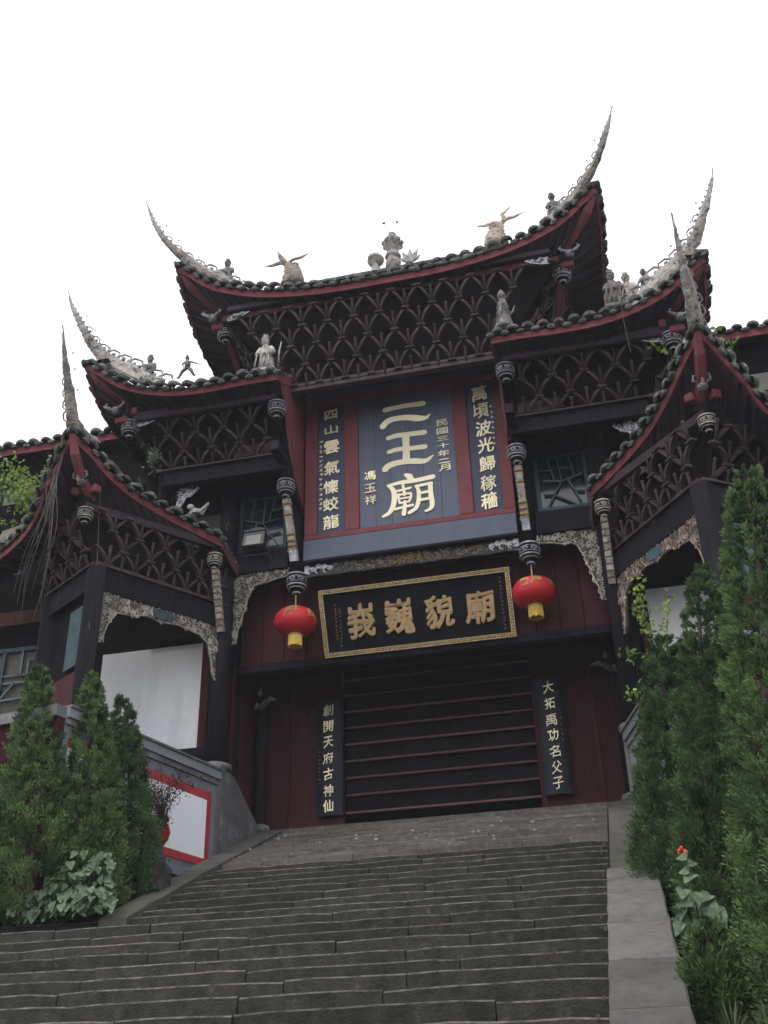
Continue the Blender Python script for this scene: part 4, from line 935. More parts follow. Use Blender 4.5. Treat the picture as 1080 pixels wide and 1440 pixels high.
# dragon-fish at both ends of the ridge: body curling up into a forked tail
for s in (-1, 1):
    k = -s
    b0 = G(s*2.2+.05*s, 16.45, 15.75)
    mb = MB().tube([b0+Vector(p) for p in ((0, 0, 0), (-.03*s, 0, .18), (-.02*s, 0, .36), (.06*s, 0, .52), (.12*s, 0, .66))], [.27, .25, .20, .13, .07], 9, None, .65)
    fish = obj('ridge_fish', mb.jit(.02), 'fish', top, smooth=True, label='forked-tail dragon fish on the %s end of the ridge' % ('left' if s < 0 else 'right'))
    t0 = b0+Vector((.12*s, 0, .66))
    mb = MB().tube([t0-Vector((0, 0, .06)), t0+Vector((.10*s, 0, .12)), t0+Vector((.16*s*(1 if s < 0 else .3), 0, .24)), t0+Vector((.30*s*.8, 0, .42))], [.06, .07, .05, .012], 6, None, .4)
    mb.tube([t0, t0+Vector((.14, 0, .10)), t0+Vector((.32, 0, .12)), t0+Vector((.50, 0, .20))], [.05, .06, .04, .01], 6, None, .4)
    mb.tube([t0, t0+Vector((-.14, 0, .06)), t0+Vector((-.34, 0, .02)), t0+Vector((-.52, 0, .05))], [.05, .06, .04, .01], 6, None, .4)
    obj('tail_fin', mb.jit(.02), 'fish', fish, smooth=True)
    mb = MB()
    for i in range(7):
        for j in range(5):
            z_ = .06+.085*i; rr = max(.05, .25-.22*z_); a = -2.6+.52*j+(.26 if i % 2 else 0); mb.ball(b0+Vector((rr*math.cos(a), rr*.6*math.sin(a), z_)), .035, 5, 4, (1, .6, 1.2))
    obj('fish_scales', mb, 'fish', fish, kind='stuff')
    mb = MB()
    for i in range(6):
        p = b0+Vector((-s*(.22-.02*i), 0, .08+.09*i)); mb.tube([p+Vector((s*.06, 0, -.02)), p+Vector((s*.01, 0, .02)), p+Vector((-s*.03, 0, .08))], [.04, .03, .008], 5)
        p = b0+Vector((s*(.20-.01*i), 0, .05+.09*i)); mb.tube([p-Vector((s*.06, 0, .02)), p, p+Vector((s*.05, 0, .06))], [.03, .018, .006], 5)
    obj('back_fins', mb, 'fish', fish, kind='stuff')
pin = obj('ridge_finial', MB().lathe(G(0, 16.55, 15.7), [(.10, 0), (.16, .12), (.17, .24), (.13, .30), (.12, .38), (.17, .42), (.17, .46), (.12, .50), (.11, .58), (.14, .66), (.20, .74), (.22, .80), (.18, .84), (.13, .88), (.15, .94), (.11, 1.0), (.07, 1.05), (.08, 1.1), (.03, 1.16)], 12).jit(.03), 'horn', top, label='stacked vase finial in the middle of the ridge')
mb = MB()
for k in range(9):
    a = k*.7; p = G(0, 16.55, 16.50)+Vector((.2*math.cos(a), .2*math.sin(a), 0)); mb.ball(p, .055, 6, 4)
obj('finial_petals', mb, 'horn', pin)
mb = MB().tube([G(-.02, 16.55, 16.8), G(-.16, 16.5, 17.1)], .005, 4).tube([G(.03, 16.55, 16.8), G(.12, 16.5, 17.06)], .005, 4).ball(G(-.17, 16.5, 17.12), .03, 6, 4, (1.4, 1, .8)).ball(G(.13, 16.5, 17.08), .03, 6, 4, (1, 1, .8)); obj('wire_birds', mb, 'metal', pin)
obj('ridge_urn', MB().lathe(G(-.38, 16.5, 15.7), [(.12, 0), (.10, .12), (.09, .2), (.15, .28), (.19, .36), (.18, .42), (.10, .44)], 12).jit(.03), 'horn', top)
mb = MB()
for a in (-1.0, -.5, 0, .5, 1.0):
    p = G(.38, 16.5, 15.85); d = Vector((math.sin(a), 0, math.cos(a))); mb.tube([p, p+d*.16, p+d*.36*(1 if abs(a) < .6 else .75)], [.06, .07, .012], 6, None, .5)
obj('ridge_leaf_ornament', mb, 'horn', top)
def statue(x, y, z, h, parent, pose, m='statue', label=None):
    """small plaster figure: robe, arms, head, hat"""
    p = G(x, y, z); q = lambda a, b, c: p+Vector((a*h, b*h, c*h))
    mb = MB()
    if pose == 'pagoda':
        mb.lathe(p, [(.20*h, 0), (.19*h, .10*h), (.16*h, .12*h), (.17*h, .18*h), (.13*h, .34*h), (.15*h, .36*h), (.10*h, .55*h), (.12*h, .57*h), (.07*h, .74*h), (.05*h, .80*h), (.08*h, .84*h), (.08*h, .90*h), (.03*h, 1.0*h)], 9)
        mb.tube([q(.08, -.02, .3), q(.2, -.03, .42), q(.24, -.03, .55)], [.03*h, .02*h, .008*h], 5); mb.tube([q(-.1, -.1, .1), q(-.05, -.16, .35), q(-.02, -.1, .6)], .025*h, 5)
    elif pose == 'run':
        mb.tube([q(.02, 0, .42), q(.03, 0, .6), q(0, 0, .78)], [.10*h, .12*h, .07*h], 8).ball(q(.0, 0, .9), .085*h, 8, 6)
        mb.tube([q(.02, 0, .45), q(.18, 0, .30), q(.30, 0, .02)], [.08*h, .07*h, .04*h], 6).tube([q(.30, 0, .02), q(.40, 0, .04)], [.04*h, .02*h], 5)
        mb.tube([q(.0, 0, .45), q(-.16, 0, .28), q(-.30, 0, .02)], [.08*h, .07*h, .04*h], 6).tube([q(-.30, 0, .02), q(-.38, 0, .06)], [.04*h, .02*h], 5)
        mb.tube([q(.05, 0, .72), q(.22, 0, .66), q(.45, 0, .52), q(.62, 0, .45)], [.05*h, .035*h, .022*h, .008*h], 5).tube([q(-.03, 0, .72), q(-.18, 0, .62), q(-.12, 0, .50)], [.05*h, .035*h, .02*h], 5)
        mb.ball(q(.0, 0, .99), .05*h, 6, 4)
    else:
        mb.tube([q(0, 0, 0), q(.02, 0, .18), q(0, 0, .42), q(-.01, 0, .62), q(-.02, 0, .74)], [.20*h, .18*h, .14*h, .12*h, .06*h], 9, None, .8)
        mb.ball(q(-.02, -.02, .82), .095*h, 8, 6, (1, 1, 1.15)).lathe(q(-.02, 0, .89), [(.11*h, 0), (.09*h, .03*h), (.06*h, .07*h), (.07*h, .11*h), (.02*h, .14*h)], 8)
        mb.ball(q(-.02, -.12, .81), .022*h, 5, 4)
        mb.tube([q(-.12, 0, .62), q(-.18, -.06, .45), q(-.10, -.16, .38)], [.07*h, .065*h, .04*h], 6).tube([q(.12, 0, .62), q(.18, -.06, .46), q(.12, -.16, .36)], [.07*h, .065*h, .04*h], 6)
        mb.ball(q(.02, -.18, .37), .05*h, 6, 4)
        if pose == 'tall': mb.tube([q(.30, -.02, .05), q(.32, -.02, .5), q(.36, -.02, .75)], [.02*h, .02*h, .012*h], 5)
        for k in range(4): mb.tube([q(-.2+.11*k, -.17, .02), q(-.15+.09*k, -.155, .38)], .018*h, 4)
        mb.box(q(0, 0, -.04), (.5*h, .3*h, .1*h), 0, 0, .02*h)
    return obj('roof_statue', mb.jit(.012), m, parent, smooth=True, label=label)
statue(-3.5, 15.85, 15.52, .72, top, 'sit', label='seated guardian on the left slope of the top roof')
statue(3.5, 15.85, 15.66, .70, top, 'sit', label='seated guardian on the right slope of the top roof')
statue(-4.9, 15.5, 12.98, .66, mids[-1], 'sit', label='seated figure beside the left middle horn')
statue(-4.1, 15.5, 12.93, .54, mids[-1], 'run', label='striding figure with outstretched arm on the left middle roof')
statue(-2.32, 15.2, 12.5, .86, mids[-1], 'tall', 'horn', label='tall robed figure at the inner end of the left middle roof')
statue(2.3, 15.2, 12.5, .95, mids[1], 'pagoda', label='tall pointed figure at the inner end of the right middle roof')
statue(4.38, 15.9, 13.2, .88, mids[1], 'tall', label='broad figure on the right middle roof')
statue(4.66, 15.95, 13.2, .80, mids[1], 'sit', 'horncream')
statue(4.95, 15.55, 13.12, .55, mids[1], 'sit', label='small figure near the right middle horn')
P('broken_relief_panel', MB().box(G(4.35, 16.2, 13.55), (.3, .12, .5), 0, 0, .03).jit(.03), 'carvered')
# small chipped bracket carving stuck on the wing roof, left
obj('dragon_ornament', MB().tube([G(-4.1, 16.1, 9.95), G(-3.95, 16.05, 10.12), G(-3.78, 16.0, 10.05), G(-3.62, 15.95, 10.2)], [.05, .08, .07, .02], 6).ball(G(-4.0, 16.0, 10.18), .07, 7, 5).jit(.03), 'horn', wings[-1])
# ================================================================== plaque, couplets, lanterns, floodlight
pl = empty('plaque', G(0, 17.28, 7.38), 'long black plaque with gilt frame and four gold characters, leaning out above the door', 'signboard')
bl, brr, tl = G(-1.66, 17.42, 7.33), G(1.80, 17.42, 7.43), G(-1.79, 17.15, 8.64)
u_ = Vector((0, 17.15-17.42, 8.65-7.38)).normalized(); x_ = Vector((1, 0, 0)); n_ = x_.cross(u_); PH = (Vector((0, 17.15, 8.65))-Vector((0, 17.42, 7.38))).length
if n_.y > 0: n_ = -n_
o0 = G(0, 17.42, 7.38)
obj('board', MB().prism([(-1.68, .03), (1.74, .03), (1.74, PH-.03), (-1.72, PH-.03)], o0, x_, u_, -n_*.06), 'black', pl)
def fr(x0, y0, x1, y1, nm='gilt_frame'):
    o = obj(nm, MB().bar(o0+x_*x0+u_*y0+n_*.03, o0+x_*x1+u_*y1+n_*.03, .075, .08, n_), 'goldframe', pl)
    mb = MB(); L = math.hypot(x1-x0, y1-y0); d = (x_*(x1-x0)+u_*(y1-y0)).normalized(); e = n_.cross(d); k = int(L/.055)
    mb.bar(o0+x_*x0+u_*y0+n_*.072+e*.034, o0+x_*x1+u_*y1+n_*.072+e*.034, .012, .012, n_); mb.bar(o0+x_*x0+u_*y0+n_*.072-e*.034, o0+x_*x1+u_*y1+n_*.072-e*.034, .012, .012, n_)
    for i in range(k):
        c = o0+x_*x0+u_*y0+d*(L*(i+.5)/k)+n_*.072; a = random.uniform(.3, .9)*random.choice((-1, 1))
        mb.tube([c-d*.02-e*.022*a, c+e*.008, c+d*.02+e*.022*a], [.008, .013, .006], 4)
    obj('fretwork', mb, 'fretgold', o, kind='stuff')
fr(-1.74, .05, 1.80, .05); fr(-1.80, PH-.05, 1.80, PH-.05); fr(-1.70, .1, -1.76, PH-.1); fr(1.75, .1, 1.75, PH-.1)
for ch, x, hh in zip('峩巍貌廟', (-1.02, -.30, .45, 1.19), (.60, .60, .58, .58)):
    char(ch, o0+x_*x+u_*(PH*.49)+n_*.012, .50, hh, pl, 'gold', fat=.030, ext=.03, ay=u_, shear=.03, wob=.09, nrm=n_)
def pscrib(x, y0, y1, n):
    mb = MB()
    for i in range(n):
        y = y0+(y1-y0)*i/(n-1)
        for j in range(4):
            a = random.choice((0, 1.57, .7))+random.uniform(-.2, .2); c = o0+x_*(x+random.uniform(-.014, .014))+u_*(y+random.uniform(-.015, .015))+n_*(.008+.001*j); d = (x_*math.cos(a)+u_*math.sin(a))*.018
            mb.bar(c-d, c+d, .006, .007, n_)
    obj('small_inscription', mb, 'goldframe', pl, kind='stuff')
pscrib(1.60, .18, 1.12, 14); pscrib(-1.50, .35, 1.0, 11); pscrib(-1.42, .22, .9, 11)

def couplet(xc, z0, z1, chars, zs, label, dx):
    cp = empty('couplet_board', G(xc, 18.85, z0), label, 'couplet board', 'couplet boards flanking the door')
    mb = MB(); n = 8; w_ = .25; v = []
    for z in (z0, z1):
        for i in range(n+1):
            a = -1+2*i/n; v.append(G(xc+w_*a, 18.80+.07*a*a, z))
        for i in range(n+1):
            a = 1-2*i/n; v.append(G(xc+w_*a, 18.84+.07*a*a, z))
    k = 2*(n+1); f = [(i, (i+1) % k, (i+1) % k+k, i+k) for i in range(k)]+[tuple(range(k)), tuple(range(2*k-1, k-1, -1))]
    obj('board', mb.add(v, f), 'boardblack', cp, smooth=False)
    for ch, z in zip(chars, zs):
        char(ch, G(xc+dx, 18.785, z), .19, .215, cp, fat=.004, shear=.14, wob=.09)
    return cp
cl = couplet(-2.08, 4.89, 7.13, '創開天府古神仙', (6.9, 6.58, 6.27, 5.96, 5.65, 5.34, 5.06), 'dark lacquered board with gold characters on the left of the door', -.0)
cr = couplet(2.15, 4.92, 7.10, '大拓禹功名父子', (6.9, 6.59, 6.27, 5.98, 5.68, 5.39, 5.11), 'dark lacquered board with gold characters on the right of the door', .01)
for c_, x, za, zb, n in ((cl, -2.27, 5.5, 6.1, 9), (cr, 2.32, 5.9, 6.4, 6)):
    mb = MB()
    for i in range(n):
        for j in range(3):
            a = random.choice((0, 1.57, .7)); c = G(x+random.uniform(-.012, .012), 18.83, za+(zb-za)*i/(n-1)+random.uniform(-.01, .01)); d = Vector((math.cos(a), 0, math.sin(a)))*.013; mb.bar(c-d, c+d, .02, .005, (0, 1, 0))
    obj('small_inscription', mb, 'goldframe', c_, kind='stuff')

def lantern(s, label, texts):
    x, y, z = s*2.2, 16.98, 8.0; l_ = empty('red_lantern', G(x, y, z), label, 'lantern', 'red lanterns hanging from the posts')
    R0, Hh = .385, .27; n = 32; rings = 14; v = []; f = []
    for j in range(rings+1):
        t = math.pi*j/rings; rr = max(.12, R0*math.sin(t)**.75); zz = -Hh*math.cos(t)
        for k in range(n):
            a = 2*math.pi*k/n; q = rr*(1+.016*(1 if k % 2 else -1)); v.append(G(x, y, z)+Vector((q*math.cos(a), q*math.sin(a), zz)))
    f = [(j*n+k, j*n+(k+1) % n, (j+1)*n+(k+1) % n, (j+1)*n+k) for j in range(rings) for k in range(n)]+[tuple(range(n))[::-1], tuple(rings*n+k for k in range(n))]
    obj('silk_globe', MB().add(v, f), 'lantern', l_, smooth=True)
    obj('top_cap', MB().lathe(G(x, y, z+Hh-.01), [(.13, 0), (.12, .03), (.03, .05), (.015, .09), (.01, .30)], 12), 'gold', l_, smooth=True)
    mb = MB().lathe(G(x, y, z-Hh-.02), [(.14, .03), (.125, 0)], 16); obj('bottom_ring', mb, 'lgold', l_)
    mb = MB()
    for k in range(46):
        a = 2*math.pi*k/46; p = G(x, y, z-Hh)+Vector((.118*math.cos(a), .118*math.sin(a), 0)); mb.tube([p, p+Vector((.006*math.cos(a), .006*math.sin(a), -.14)), p+Vector((.004*math.cos(a+k), .004*math.sin(a+k), -.215+random.uniform(-.01, .01)))], .0085, 4)
    obj('tassel', mb, 'yellow', l_, kind='stuff')
    for ch, az, sz in texts:   # printed characters wrapped round the globe
        vv, ff = glyph(ch, .03, .006); out = []
        for a_, b_, c_ in vv:
            th = R(az)+a_*sz/R0*1.15; zz = .09+b_*sz; tt = math.acos(max(-1, min(1, -zz/Hh*1.0))) if abs(zz) < Hh else 0
            rr = max(.12, R0*math.sin(tt)**.75)*1.018+.004
            out.append(G(x, y, z)+Vector((rr*math.sin(th), -rr*math.cos(th), zz)))
        obj('character', MB().add(out, ff), 'lgold', l_, fix=True)
lantern(-1, 'round red lantern with yellow tassel hanging left of the plaque', (('慶', 4, .24), ('歡', -72, .2), ('度', 70, .2)))
lantern(1, 'round red lantern with yellow tassel hanging right of the plaque', (('歡', -20, .17), ('慶', 14, .17), ('安', 62, .17)))

fl = empty('floodlight', G(-2.98, 16.85, 9.3), 'black floodlight with a pale square glass in front of the left upper window', 'floodlight')
fx = -2.96
obj('housing', MB().box(G(fx, 16.72, 9.68), (.46, .16, .36), 0, R(-14), .02), 'metal', fl)
obj('glass', MB().box(G(fx, 16.635, 9.66), (.30, .02, .24), 0, R(-14)), 'lampglass', fl)
obj('yoke', MB().tube([G(fx-.26, 16.72, 9.68), G(fx-.26, 16.8, 9.42), G(fx+.26, 16.8, 9.42), G(fx+.26, 16.72, 9.68)], .016, 5), 'metal', fl)
obj('cooling_fins', MB().box(G(fx, 16.72, 9.885), (.42, .10, .05), 0, R(-14)).box(G(fx+.04, 16.7, 9.93), (.2, .04, .03)), 'metal', fl)
obj('cable', MB().tube([G(fx+.2, 16.8, 9.45), G(fx+.3, 16.85, 9.3), G(fx+.26, 16.9, 9.15)], .012, 4), 'metal', fl)
# thin wires
def wire(name, pts, label, r=.006, m='vine'): tag(obj(name, MB().tube(smoothline(pts, 20), r, 4), m), label, 'cable')
wire('hanging_wire', [G(-5.15, 14.6, 10.0), G(-5.1, 14.6, 9.3), G(-5.05, 14.65, 8.2), G(-5.08, 14.62, 7.6), G(-5.02, 14.6, 7.2)], 'thin pale wire hanging down past the left wing corner column')
wire('hanging_wire', [G(4.4, 14.75, 12.35), G(4.38, 14.75, 11.9), G(4.4, 14.75, 11.2)], 'thin pale wire dangling from the right middle eave', .005)

# ================================================================== low walls with white panels beside the stairs
def lowwall(s):
    dr = Vector((s*.238, -.971, 0)); p = G(s*3.40, 16.56, 0)
    if s > 0: p = G(3.44, 16.56, 0)
    nn = Vector((-s*.971, -.238, 0)); L = 3.72
    w_ = empty('low_wall', p+dr*L/2+Vector((0, 0, 3.0)), ('white panelled low wall with red trim left of the stairs' if s < 0 else 'grey low wall behind the conifers right of the stairs'), 'wall')
    def slab(nm, u0, u1, z0, z1, off, th, m): 
        a = p+dr*u0-nn*(th/2-off); b = p+dr*u1-nn*(th/2-off); a.z = b.z = (z0+z1)/2; obj(nm, MB().bar(a, b, th, z1-z0), m, w_)
    slab('wall_body', 0, L, 2.4, 5.06, 0, .34, 'greyblue')
    slab('coping', -.02, L, 5.062, 5.20, .07, .46, 'greyblue'); slab('coping_moulding', -.01, L, 4.97, 5.058, .035, .40, 'stone'); slab('coping_edge', -.03, L, 5.203, 5.24, .10, .5, 'stone')
    q = p+dr*L; mb = MB().bar(q+Vector((0, 0, 3.8)), q+Vector((s*3.5, .6, 3.8)), .3, 2.5); obj('return_wall', mb, 'redwood', w_)
    obj('return_coping', MB().bar(q+Vector((0, 0, 5.12)), q+Vector((s*3.5, .6, 5.12)), .42, .16), 'stone', w_)
    if s > 0: return
    slab('white_panel', .27, L-.1, 3.72, 4.66, .012, .02, 'plaster')
    for a, b, c, d in ((.16, .268, 3.60, 4.80), ): slab('red_trim', a, b, c, d, .018, .03, 'brightred')
    slab('red_trim', .27, L-.1, 4.662, 4.80, .018, .03, 'brightred'); slab('red_trim', .27, L-.1, 3.60, 3.718, .018, .03, 'brightred')
    slab('wall_foot', 0, L, 3.35, 3.5, .06, .2, 'greyblue')
lowwall(-1); lowwall(1)
mb = MB().box(G(-5.4, 15.4, 4.6), (1.6, 2.2, .8)); obj('terrace', mb, 'stone', kind='structure')

# ================================================================== buildings behind on both sides
def gallery(s, label):
    g = empty('side_hall', G(s*9, 19, BASE_Z), label, 'building')
    x0, x1 = 5.8, 15
    def B_(nm, xa, xb, ya, yb, za, zb, m, k=0): return obj(nm, MB().box(G(s*(xa+xb)/2, (ya+yb)/2, (za+zb)/2), (xb-xa, yb-ya, zb-za), 0, 0, k), m, g)
    B_('wall', x0, x1, 17.45, 17.6, 3.5, 11.9, 'void')
    B_('lower_wall', 6.9, x1, 17.36, 17.44, 4.2, 6.85, 'redwood')
    B_('upper_wall', 5.2, x1, 17.7, 17.8, 11.0, 13.6, 'void')
    B_('pale_wall_strip', 6.6, 9.0, 17.3, 17.35, 11.75, 12.15, 'dim')
    B_('painted_beam', 8.0, x1, 16.9, 17.05, 9.75, 10.1, 'teal', .02)
    for xx in (7.0, 10.2): obj('hall_column', MB().lathe(G(s*xx, 17.25, 4.5), [(.15, 0), (.15, 5.2)], 12), 'dark', g, smooth=True)
    obj('plain_beam', MB().box(G(s*10, 17.2, 8.9), (6.5, .16, .3)), 'redwood', g)
    # lattice window
    wx0, wx1, z0, z1 = 7.2, 9.6, 6.9, 8.3
    wn = B_('window', wx0, wx1, 17.40, 17.42, z0, z1, 'dim')
    def bar(a, b, ww, m='teal'): obj('lattice_bar', MB().bar(G(s*a[0], 17.34, a[1]), G(s*b[0], 17.34, b[1]), .05, ww, (0, 0, 1) if abs(a[1]-b[1]) < abs(a[0]-b[0]) else (1, 0, 0)), m, wn)
    for a, b, ww in (((wx0, z0), (wx1, z0), .09), ((wx0, z1), (wx1, z1), .08), ((wx0, z0), (wx0, z1), .08), ((8.35, z0), (8.35, z1), .06), ((wx1, z0), (wx1, z1), .08)): bar(a, b, ww)
    for a, b in (((7.3, 8.05), (7.8, 8.05)), ((7.8, 8.05), (7.8, 7.75)), ((7.8, 7.75), (8.3, 7.75)), ((7.3, 7.6), (8.3, 7.6)), ((7.95, 8.25), (7.95, 7.75)), ((7.3, 7.3), (8.3, 7.25)), ((7.55, 8.05), (7.55, 7.6)), ((8.05, 7.6), (8.3, 7.3)), ((7.6, 7.6), (7.9, 7.3)), ((7.35, 7.05), (7.65, 7.3)), ((8.45, 8.0), (9.0, 8.0)), ((8.7, 8.2), (8.7, 7.2)), ((8.45, 7.5), (9.5, 7.5)), ((9.0, 8.0), (9.4, 7.2)), ((8.5, 7.0), (8.9, 7.5))): bar(a, b, .04, 'tealpale')
    r = bpy.data.objects.new('roof', None); link(r, g, G(s*9, 18, 13.5))
    eave(r, [G(s*5.3, 17.3, 13.22), G(s*8, 17.3, 13.22), G(s*11, 17.3, 13.28), G(s*15, 17.3, 13.4)], [G(s*5.3, 17.8, 13.2), G(s*15, 17.8, 13.3)], [G(s*5.3, 19.5, 13.9), G(s*15, 19.5, 14.2)], .16, pitch=.30)
gallery(-1, 'tiled hall behind the gate on the left, with a teal lattice window'); gallery(1, 'dark tiled hall behind the gate on the right')
# thin scattering volume added to lift the dark tones, imitating lens veil
hz = bpy.data.meshes.new('veil_volume'); mbh = MB().box((0, 0, 11.4), (900, 900, 28)); hz.from_pydata(mbh.v, [], mbh.f)
ho = bpy.data.objects.new('veil_volume', hz); link(ho, None, (0, 0, 0)); ho['kind'] = 'stuff'
hm = bpy.data.materials.new('veil_volume'); hm.use_nodes = True; hm.node_tree.nodes.clear()
pv = hm.node_tree.nodes.new('ShaderNodeVolumePrincipled'); pv.inputs['Color'].default_value = (.93, .94, 1, 1); pv.inputs['Density'].default_value = .0009
mo = hm.node_tree.nodes.new('ShaderNodeOutputMaterial'); hm.node_tree.links.new(pv.outputs[0], mo.inputs['Volume']); hz.materials.append(hm)
# rear body of the gate, so that it is not a facade only
for s in (-1, 1): P('gate_side_wall', MB().box(G(s*3.5, 18.3, 10.9), (.1, 1.7, 6.4)), 'void')
P('rear_wall', MB().box(G(0, 20.3, 9.8), (7.2, .1, 10.2)), 'void')
P('rear_roof', MB().add([G(-2.9, 16.6, 15.7), G(2.9, 16.6, 15.7), G(4.3, 20.6, 14.3), G(-4.3, 20.6, 14.3)], [(0, 1, 2, 3)]), 'roofskin')
for s in (-1, 1): P('rear_roof', MB().add([G(s*2.1, 16.8, 13.3), G(s*4.9, 16.4, 13.28), G(s*5.8, 18.8, 12.4), G(s*2.1, 18.8, 12.4)], [(0, 1, 2, 3)]), 'roofskin')
# ================================================================== vegetation
def npmesh(name, V, F, m, tint=None):
    me = bpy.data.meshes.new(name); V = np.asarray(V, dtype=np.float32); F = np.asarray(F, dtype=np.int32)
    me.vertices.add(len(V)); me.vertices.foreach_set('co', V.ravel()); k = F.shape[1]
    me.loops.add(F.size); me.loops.foreach_set('vertex_index', F.ravel())
    me.polygons.add(len(F)); me.polygons.foreach_set('loop_start', np.arange(0, F.size, k, dtype=np.int32)); me.polygons.foreach_set('loop_total', np.full(len(F), k, dtype=np.int32))
    me.update(calc_edges=True)
    if tint is not None:
        a = me.attributes.new('tint', 'FLOAT', 'FACE'); a.data.foreach_set('value', np.asarray(tint, dtype=np.float32))
    me.materials.append(M[m]); return me
def leaves(C, D, L, W, up=None):
    """narrow leaf quads: centres C, directions D, length L, width W (arrays)"""
    n = len(C); D = D/np.linalg.norm(D, axis=1, keepdims=True)
    rnd = rng.normal(size=(n, 3)); S = np.cross(D, rnd); S /= np.linalg.norm(S, axis=1, keepdims=True)+1e-9
    V = np.stack([C-S*W[:, None]*.25, C+D*L[:, None]*.45+S*W[:, None]*.5*-1, C+D*L[:, None], C+D*L[:, None]*.45+S*W[:, None]*.5], 1).reshape(-1, 3)
    return V, np.arange(4*n).reshape(-1, 4)
def smooth_noise(a, b, seed):
    r = np.random.default_rng(seed); out = np.zeros_like(a)
    for k in range(7):
        f1, f2, p = r.integers(1, 5), r.uniform(1.5, 9), r.uniform(0, 6.3); out += np.sin(a*f1+b*f2+p)*r.uniform(.3, 1)
    return out/3.2
def conifer(x, y, z0, H, Rr, label, seed, group, n=5200, m='conifer', lean=(0, 0), pw=.62, leafsz=1.0):
    t = empty('conifer', (x, y, z0), label, 'conifer', group)
    obj('trunk', MB().tube([(x, y, z0-.3), (x+lean[0]*.3, y, z0+H*.5), (x+lean[0]*.9, y+lean[1]*.9, z0+H*.93)], [.06, .04, .012], 7), 'bark', t, origin=(x, y, z0))
    r = np.random.default_rng(seed)
    nc = int(n/6.2); h = r.uniform(0, 1, nc*3); h = h[r.uniform(0, 1, nc*3) < ((1-h)**.6+.22)][:nc]; nc = len(h)
    az = r.uniform(0, 2*np.pi, nc); lump = smooth_noise(az, h*H*1.6, seed+1)
    prof = np.minimum(1, (1-h)**pw*1.12)*np.minimum(1, .62+h*3.2)*(1+.15*lump*np.clip(1.3-h, .2, 1))
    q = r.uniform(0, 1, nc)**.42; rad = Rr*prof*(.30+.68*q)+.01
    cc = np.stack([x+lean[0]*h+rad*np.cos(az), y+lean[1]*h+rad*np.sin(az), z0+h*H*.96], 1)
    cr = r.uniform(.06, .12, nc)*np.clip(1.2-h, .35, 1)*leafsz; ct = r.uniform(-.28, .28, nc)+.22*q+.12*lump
    ax = np.stack([np.cos(az), np.sin(az), r.uniform(.7, 1.9, nc)], 1); ax /= np.linalg.norm(ax, axis=1, keepdims=True)
    Vs, Fs, Ts = [], [], []; m_ = 56; b0 = 0
    for j in range(m_):
        g = r.normal(size=(nc, 3)); g /= np.linalg.norm(g, axis=1, keepdims=True); rr_ = r.uniform(.25, 1, (nc, 1))
        P_ = cc+g*cr[:, None]*rr_*.8+ax*cr[:, None]*r.uniform(-.6, 1.3, (nc, 1)); d = ax*1.1+g*.75+r.normal(size=(nc, 3))*.25
        V, F = leaves(P_, d, r.uniform(.03, .066, nc)*leafsz, r.uniform(.010, .021, nc)*leafsz)
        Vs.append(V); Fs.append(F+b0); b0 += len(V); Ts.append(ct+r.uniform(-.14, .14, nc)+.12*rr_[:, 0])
    me = npmesh('crown', np.concatenate(Vs)-np.array([x, y, z0]), np.concatenate(Fs), m, np.concatenate(Ts))
    inst('crown', me, (x, y, z0), (0, 0, 0), t)
GL, GR = 'conifers left of the stairs', 'conifers right of the stairs'
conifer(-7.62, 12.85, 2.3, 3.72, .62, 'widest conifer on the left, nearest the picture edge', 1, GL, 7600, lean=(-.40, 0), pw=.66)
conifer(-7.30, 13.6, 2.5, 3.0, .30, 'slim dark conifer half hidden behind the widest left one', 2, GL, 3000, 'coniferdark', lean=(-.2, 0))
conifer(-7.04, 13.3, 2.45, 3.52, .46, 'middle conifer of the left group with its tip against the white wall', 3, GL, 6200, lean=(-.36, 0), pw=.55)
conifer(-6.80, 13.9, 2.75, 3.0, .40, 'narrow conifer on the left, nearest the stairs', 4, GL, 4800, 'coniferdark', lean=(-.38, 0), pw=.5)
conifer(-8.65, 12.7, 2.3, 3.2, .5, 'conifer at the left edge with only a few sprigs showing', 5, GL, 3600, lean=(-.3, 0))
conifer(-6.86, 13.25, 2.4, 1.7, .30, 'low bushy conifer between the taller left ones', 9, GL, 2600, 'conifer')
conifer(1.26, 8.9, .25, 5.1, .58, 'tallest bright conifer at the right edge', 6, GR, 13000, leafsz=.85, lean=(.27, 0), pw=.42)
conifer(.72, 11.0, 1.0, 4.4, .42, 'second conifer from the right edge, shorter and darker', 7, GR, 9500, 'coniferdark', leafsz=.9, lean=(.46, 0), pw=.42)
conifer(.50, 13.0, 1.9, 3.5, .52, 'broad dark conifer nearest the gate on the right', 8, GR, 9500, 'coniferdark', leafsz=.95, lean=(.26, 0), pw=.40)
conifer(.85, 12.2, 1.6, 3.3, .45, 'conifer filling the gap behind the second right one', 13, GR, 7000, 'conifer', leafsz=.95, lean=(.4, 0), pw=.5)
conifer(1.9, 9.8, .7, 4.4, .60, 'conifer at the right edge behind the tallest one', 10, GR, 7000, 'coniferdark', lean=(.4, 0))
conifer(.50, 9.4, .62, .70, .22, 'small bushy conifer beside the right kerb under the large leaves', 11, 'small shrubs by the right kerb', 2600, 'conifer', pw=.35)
conifer(1.25, 8.2, .0, 1.3, .42, 'bushy green shrub at the lower right corner', 12, 'small shrubs by the right kerb', 4200, 'conifer', pw=.35)

